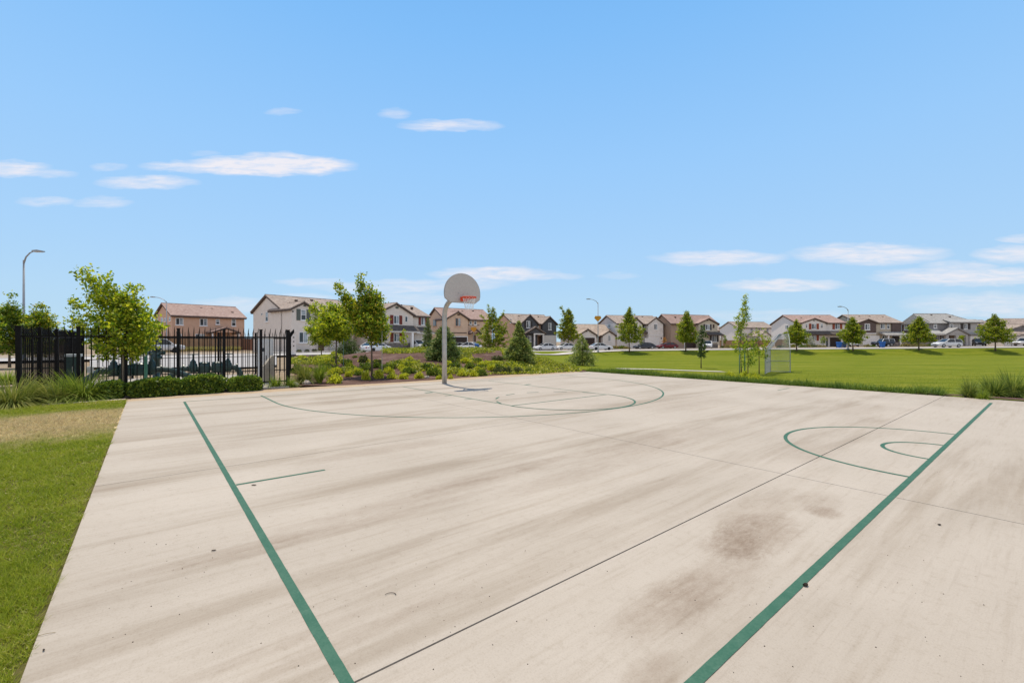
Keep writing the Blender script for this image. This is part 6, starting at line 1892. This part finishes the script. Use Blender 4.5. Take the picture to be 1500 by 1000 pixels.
def car(name, px, Y, heading, shape, mat, label, cat='car', Ls=1., roofmat=None, z=None):
    S = SHAPES[shape]; x = at(px, Y); z = Tz(x, Y) + .03 if z is None else z
    root = empty(name, (x, Y, z), R(heading), label, cat, 'cars parked along the street')
    W = S['W']; hl = S['L'] / 2 * Ls
    # lower body: loft of rounded sections
    m = MB(); st = S['low']; secs = []
    for i, (sx, zb, zt) in enumerate(st):
        e = min(1, (1 - abs(sx) / (S['L'] / 2)) * 7); hw_ = W / 2 * (.80 + .20 * e ** .6)
        secs.append([(sx * Ls, -hw_ * .90, zb), (sx * Ls, -hw_ * .99, zb + .12 * (zt - zb)), (sx * Ls, -hw_, zb + .5 * (zt - zb)), (sx * Ls, -hw_ * .975, zt - .10 * (zt - zb)), (sx * Ls, -hw_ * .86, zt),
                     (sx * Ls, 0, zt + .03), (sx * Ls, hw_ * .86, zt), (sx * Ls, hw_ * .975, zt - .10 * (zt - zb)), (sx * Ls, hw_, zb + .5 * (zt - zb)), (sx * Ls, hw_ * .99, zb + .12 * (zt - zb)), (sx * Ls, hw_ * .90, zb)])
    k = len(secs[0]); V = [p for s_ in secs for p in s_]; F = []
    for i in range(len(secs) - 1):
        for j in range(k):
            j2 = (j + 1) % k; F.append((i * k + j, i * k + j2, (i + 1) * k + j2, (i + 1) * k + j))
    F.append(tuple(range(k))[::-1]); F.append(tuple(range((len(secs) - 1) * k, len(secs) * k)))
    m.add(V, F); body = m.build('body', mat, root, True)
    # greenhouse: glass block narrowing upwards, then roof skin and pillars
    cab = S['cab']; bw, tw = W / 2 * .90, W / 2 * .70
    m = MB(); zb = cab[0][1]; zt_ = max(c[1] for c in cab)
    def wz(zz): return bw + (tw - bw) * max(0, (zz - zb)) / (zt_ - zb)
    P_ = [(c[0] * Ls, -wz(c[1]), c[1]) for c in cab]; Q_ = [(c[0] * Ls, wz(c[1]), c[1]) for c in cab]
    n = len(cab)
    m.add(P_ + Q_, [tuple(range(n)), tuple(range(2 * n - 1, n - 1, -1))] + [(i, n + i, n + i + 1, i + 1) for i in range(n - 1)])
    m.build('window', CGL, root)
    m = MB()
    R_ = [c for c in cab[1:-1]]
    for i in range(len(R_) - 1):
        a, b = R_[i], R_[i + 1]
        m.hexa([(a[0] * Ls, -wz(a[1]) - .01, a[1] - .05), (b[0] * Ls, -wz(b[1]) - .01, b[1] - .05), (b[0] * Ls, wz(b[1]) + .01, b[1] - .05), (a[0] * Ls, wz(a[1]) + .01, a[1] - .05)],
               [(a[0] * Ls, -wz(a[1]) + .06, a[1] + .035), (b[0] * Ls, -wz(b[1]) + .06, b[1] + .035), (b[0] * Ls, wz(b[1]) - .06, b[1] + .035), (a[0] * Ls, wz(a[1]) - .06, a[1] + .035)])
    m.build('roof', roofmat or mat, root)
    m = MB()
    for sg in (-1, 1):
        for (i, j) in ((0, 1), (n - 1, n - 2)):
            a, b = cab[i], cab[j]; m.bar((a[0] * Ls, sg * (wz(a[1]) + .005), a[1]), (b[0] * Ls, sg * (wz(b[1]) + .005), b[1]), .09)
        xm = (cab[1][0] * .45 + cab[-1][0] * .0 - .0) * Ls
        m.bar((xm + .1, sg * (bw + .005), zb), (xm + .05, sg * (wz(zt_ - .04) + .012), zt_ - .04), .08)
    m.build('pillar', roofmat or mat, root)
    for sx in S['wheels']:
        for sg in (-1, 1):
            m = MB(); c = (sx * Ls, sg * (W / 2 - .11), S['wr'])
            m.lathe(c, [(S['wr'] * .66, -.11), (S['wr'] * .96, -.11), (S['wr'], -.07), (S['wr'], .07), (S['wr'] * .96, .11), (S['wr'] * .66, .11)], 18, 'y'); wl = m.build('wheel', TYRE, root, False)
            m = MB(); m.lathe((c[0], c[1] + sg * .085, c[2]), [(S['wr'] * .2, -.02), (S['wr'] * .66, -.02), (S['wr'] * .66, .03), (S['wr'] * .2, .035)], 14, 'y'); m.build('rim', RIM, wl)
    fz = st[-2][2] - .10; bz = st[1][2] - .16; fx_, bx_ = st[-1][0] * Ls, st[0][0] * Ls
    for sg in (-1, 1):
        m = MB(); m.hexa([(fx_ - .16, sg * W * .30, fz - .13), (fx_ + .012, sg * W * .26, fz - .13), (fx_ + .012, sg * W * .39, fz - .13), (fx_ - .20, sg * W * .455, fz - .13)][::sg],
                         [(fx_ - .16, sg * W * .30, fz + .02), (fx_ - .03, sg * W * .26, fz + .02), (fx_ - .03, sg * W * .39, fz + .02), (fx_ - .20, sg * W * .455, fz + .02)][::sg]); m.build('headlight', HL, root)
        m = MB(); m.hexa([(bx_ - .012, sg * W * .24, bz - .10), (bx_ + .16, sg * W * .24, bz - .10), (bx_ + .2, sg * W * .46, bz - .10), (bx_ - .012, sg * W * .40, bz - .10)][::sg],
                         [(bx_ - .005, sg * W * .24, bz + .07), (bx_ + .16, sg * W * .24, bz + .07), (bx_ + .2, sg * W * .46, bz + .07), (bx_ - .005, sg * W * .40, bz + .07)][::sg]); m.build('tail_light', TL, root)
        m = MB(); mx_ = cab[-1][0] * Ls - .25; m.box(mx_ - .1, mx_ + .08, *sorted((sg * (W / 2 - .02), sg * (W / 2 + .16))), zb - .02, zb + .12); m.build('mirror', mat, root)
    m = MB(); m.box(fx_ - .06, fx_ + .015, -W * .36, W * .36, st[-1][1] - .04, st[-1][1] + .08); m.build('bumper', PLASTIC, root)
    m = MB(); m.box(fx_ - .08, fx_ + .008, -W * .2, W * .2, fz - .16, fz - .06); m.build('grille', PLASTIC, root)
    m = MB(); m.box(bx_ - .014, bx_ + .05, -.26, .26, bz - .2, bz - .08); m.build('number_plate', PLATE, root)
    if shape == 'pickup':
        m = MB(); m.box(-2.7, -1.1, -.72, .72, 1.105, 1.118); m.build('bed_cover', PLASTIC, root)
    return root


car('parked_car', 798, 90, 202, 'sedan', WHT, 'white sedan seen side on just left of the twin topped street tree')
car('parked_car', 828, 93.5, 203, 'sedan', WHT, 'white car half hidden behind the twin topped street tree')
car('parked_car', 880, 90.5, 12, 'sedan', WHT, 'white sedan beside the lamp pole with the yellow sign')
car('parked_car', 944, 96, 188, 'sedan', DGR, 'dark grey sedan parked left of the red car')
car('parked_car', 977, 98, 190, 'sedan', RED, 'dark red sedan in front of the brown house')
car('parked_car', 1036.5, 98, 245, 'suv', WHT, 'white car seen end on behind the slender dark leaved tree')
car('parked_car', 1293, 106, 178, 'jeep', NVY, 'dark blue boxy off road car with a white roof', roofmat=WHT)
car('parked_car', 1387, 89.5, 181, 'suv', WHT, 'white sport utility car in front of the grey hip roofed house', Ls=1.06)
car('parked_car', 1434, 104, 232, 'suv', BLK, 'black sport utility car in the driveway of the grey house')
car('parked_pickup', 1504, 104, 185, 'pickup', WHT, 'white pickup truck cut by the right edge of the photo', 'pickup')
car('parked_car', 551, 62, 62, 'sedan', WHT, 'white car behind the trunk of the tallest tree on the bank')
car('parked_car', 611.5, 76, -40, 'suv', WHT, 'white car with a dark rear window at the garage of the cream house')
car('parked_car', 687, 79, 150, 'sedan', WHT, 'white car next to the blue bin in front of the peach house')
car('parked_car', 671, 83, 155, 'sedan', SIL, 'silver car partly hidden behind the bushy conifer')
car('parked_pickup', 231, 57, 45, 'pickup', WHT, 'white pickup truck seen through the pickets right of the nearest tree', 'pickup')
car('parked_car', 1245, 107, 265, 'sedan', WHT, 'white car behind the two blue bins')

BIN_B = pm('blue_bin_plastic', (.015, .10, .34), .5, .08, 5); BIN_N = pm('navy_bin_plastic', (.02, .05, .12), .5, .08, 5)
def wheelie(px, Y, mat, label, s_=1.0):
    x = at(px, Y); root = empty('wheeled_bin', (x, Y, Tz(x, Y) + .02), random.uniform(-.3, .3), label, 'rubbish bin', 'wheeled bins at the kerb')
    m = MB(); m.hexa([(-.24, -.26, .05), (.24, -.26, .05), (.24, .26, .05), (-.24, .26, .05)], [(-.32, -.36, 1.0), (.32, -.36, 1.0), (.32, .36, 1.0), (-.32, .36, 1.0)])
    m.box(-.345, .345, -.385, .385, .94, 1.005); m.build('bin_body', mat, root)
    m = MB(); m.hexa([(-.35, -.40, 1.006), (.35, -.40, 1.006), (.35, .40, 1.006), (-.35, .40, 1.006)], [(-.31, -.33, 1.09), (.31, -.33, 1.09), (.31, .36, 1.09), (-.31, .36, 1.09)]); m.build('lid', mat, root)
    m = MB(); m.tube([(-.25, .44, 1.0), (.25, .44, 1.0)], .02, 6); m.build('handle', mat, root)
    for sg in (-1, 1):
        m = MB(); m.lathe((sg * .27, .3, .11), [(.03, -.03), (.11, -.03), (.11, .03), (.03, .03)], 12, 'x'); m.build('wheel', TYRE, root)
    root.scale = (s_, s_, s_)
wheelie(1292.5, 92.5, BIN_B, 'bright blue wheeled bin in front of the dark off road car', 1.15)
wheelie(1229, 94, BIN_B, 'bright blue wheeled bin before the dark garage of the white house', 1.15)
wheelie(1236.5, 94.3, BIN_N, 'dark navy wheeled bin right of a blue one by the white house', 1.1)
wheelie(699, 66, BIN_B, 'blue wheeled bin behind the bank by a white car', 1.05)

# ================================================================== SMALL THINGS ON THE SLAB
M_dirt = pm('dark_dried_mud', (.035, .026, .018), .95, .4, 40, .8, 80)
M_chip = pm('dark_bark_chip', (.06, .042, .03), .95, .3, 40, .5, 80)
def slabpt(px, py):
    Y = CH * FP / (py - 500); return at(px, Y), Y
def lump(name, px, py, lx, ly, lz, rot, mat, label, cat, seed):
    rng = np.random.default_rng(seed); me = bpy.data.meshes.new(name); bm = __import__('bmesh').new()
    __import__('bmesh').ops.create_icosphere(bm, subdivisions=3, radius=1)
    for v_ in bm.verts:
        v_.co *= 1 + .22 * math.sin(v_.co.x * 5 + seed) * math.sin(v_.co.y * 6 + 1) + rng.normal(scale=.06)
        v_.co.x *= lx; v_.co.y *= ly; v_.co.z = max(v_.co.z * lz, -lz * .4) + lz * .4
    bm.to_mesh(me); bm.free(); o = link(name, me, mat); x, y = slabpt(px, py); o.location = (x, y, .005); o.rotation_euler = (0, 0, rot); return tag(o, label, cat)
lump('mud_clod', 1180, 858, .017, .011, .011, .3, M_dirt, 'dark clod of dried mud on the green halfway line', 'clod', 3)
lump('bark_chip', 313, 807, .015, .0045, .005, .35, M_chip, 'dark bark chip left of the green sideline', 'bark chip', 4)
lump('bark_chip', 372, 711, .026, .007, .006, .05, M_chip, 'dark bark chip just below the short green hash mark', 'bark chip', 5)
lump('bark_chip', 64, 953, .009, .004, .004, -.6, M_chip, 'tiny bark chip near the lawn edge in the lower left', 'bark chip', 6)
lump('bark_chip', 1376, 769, .013, .008, .006, .2, M_chip, 'small dark bark chip at the right beyond the halfway line', 'bark chip', 7)
x, y = slabpt(572, 873); m = MB(); m.tube([(.034 * math.cos(a) - .002, .030 * math.sin(a), .006) for a in np.linspace(.35, 2.9, 14)], [.0022 - .0008 * i / 13 for i in range(14)], 5)
o = m.build('twig', M_chip); o.location = (x, y, 0); tag(o, 'thin curved twig lying on the bare concrete', 'twig')
x, y = slabpt(67, 930); m = MB(); m.tube([(-.03, -.012, .005), (0, .003, .008), (.03, .02, .004)], .0014, 5)
o = m.build('twig', pm('dry_straw', (.35, .28, .17), .9)); o.location = (x, y, 0); tag(o, 'thin straw twig on the slab beside the lawn', 'twig')
def specks():
    m = MB(); rng = np.random.default_rng(5)
    for (cx, cy, sx, sy, n) in ((300, 860, 110, 50, 40), (640, 850, 90, 70, 40), (900, 760, 300, 120, 60), (1250, 850, 160, 110, 60), (450, 700, 200, 60, 25), (200, 760, 80, 100, 25)):
        for _ in range(n):
            px, py = cx + rng.normal() * sx, cy + rng.normal() * sy
            if py < 600 or py > 1040: continue
            X, Y = slabpt(px, py); u, v_ = uv(X, Y)
            if v_ < -8.7: continue
            r0 = rng.uniform(.0015, .0042); a = rng.uniform(0, 3)
            c, s_ = math.cos(a) * r0, math.sin(a) * r0
            m.add([(X + c, Y + s_, .001), (X - s_, Y + c, .001), (X - c, Y - s_, .001), (X + s_, Y - c, .001), (X, Y, .001 + r0)], [(0, 1, 4), (1, 2, 4), (2, 3, 4), (3, 0, 4)])
    return m
o = specks().build('debris', M_chip); stuff(o); tag(o, 'scattered specks of bark and grit on the court slab', 'debris')
M_rock = pm('pale_landscape_stone', (.42, .36, .30), .9, .2, 6, .5, 20)
for i, (px, py, w_) in enumerate(((449, 562, 13), (432, 563, 9), (497, 560, 8), (625, 553, 8), (434, 526, 8), (648, 551, 6))):
    x, y, z = ground(px, py); o = lump('landscape_rock', px, 700, .5, .4, .32, random.uniform(0, 3), M_rock, 'x', 'rock', 20 + i); s_ = w_ / FP * y
    o.location = (x, y, z - .02); o.scale = (s_, s_, s_); tag(o, 'pale stone lying in the mulch along the edge of the bank', 'rock', 'pale stones in the mulch')
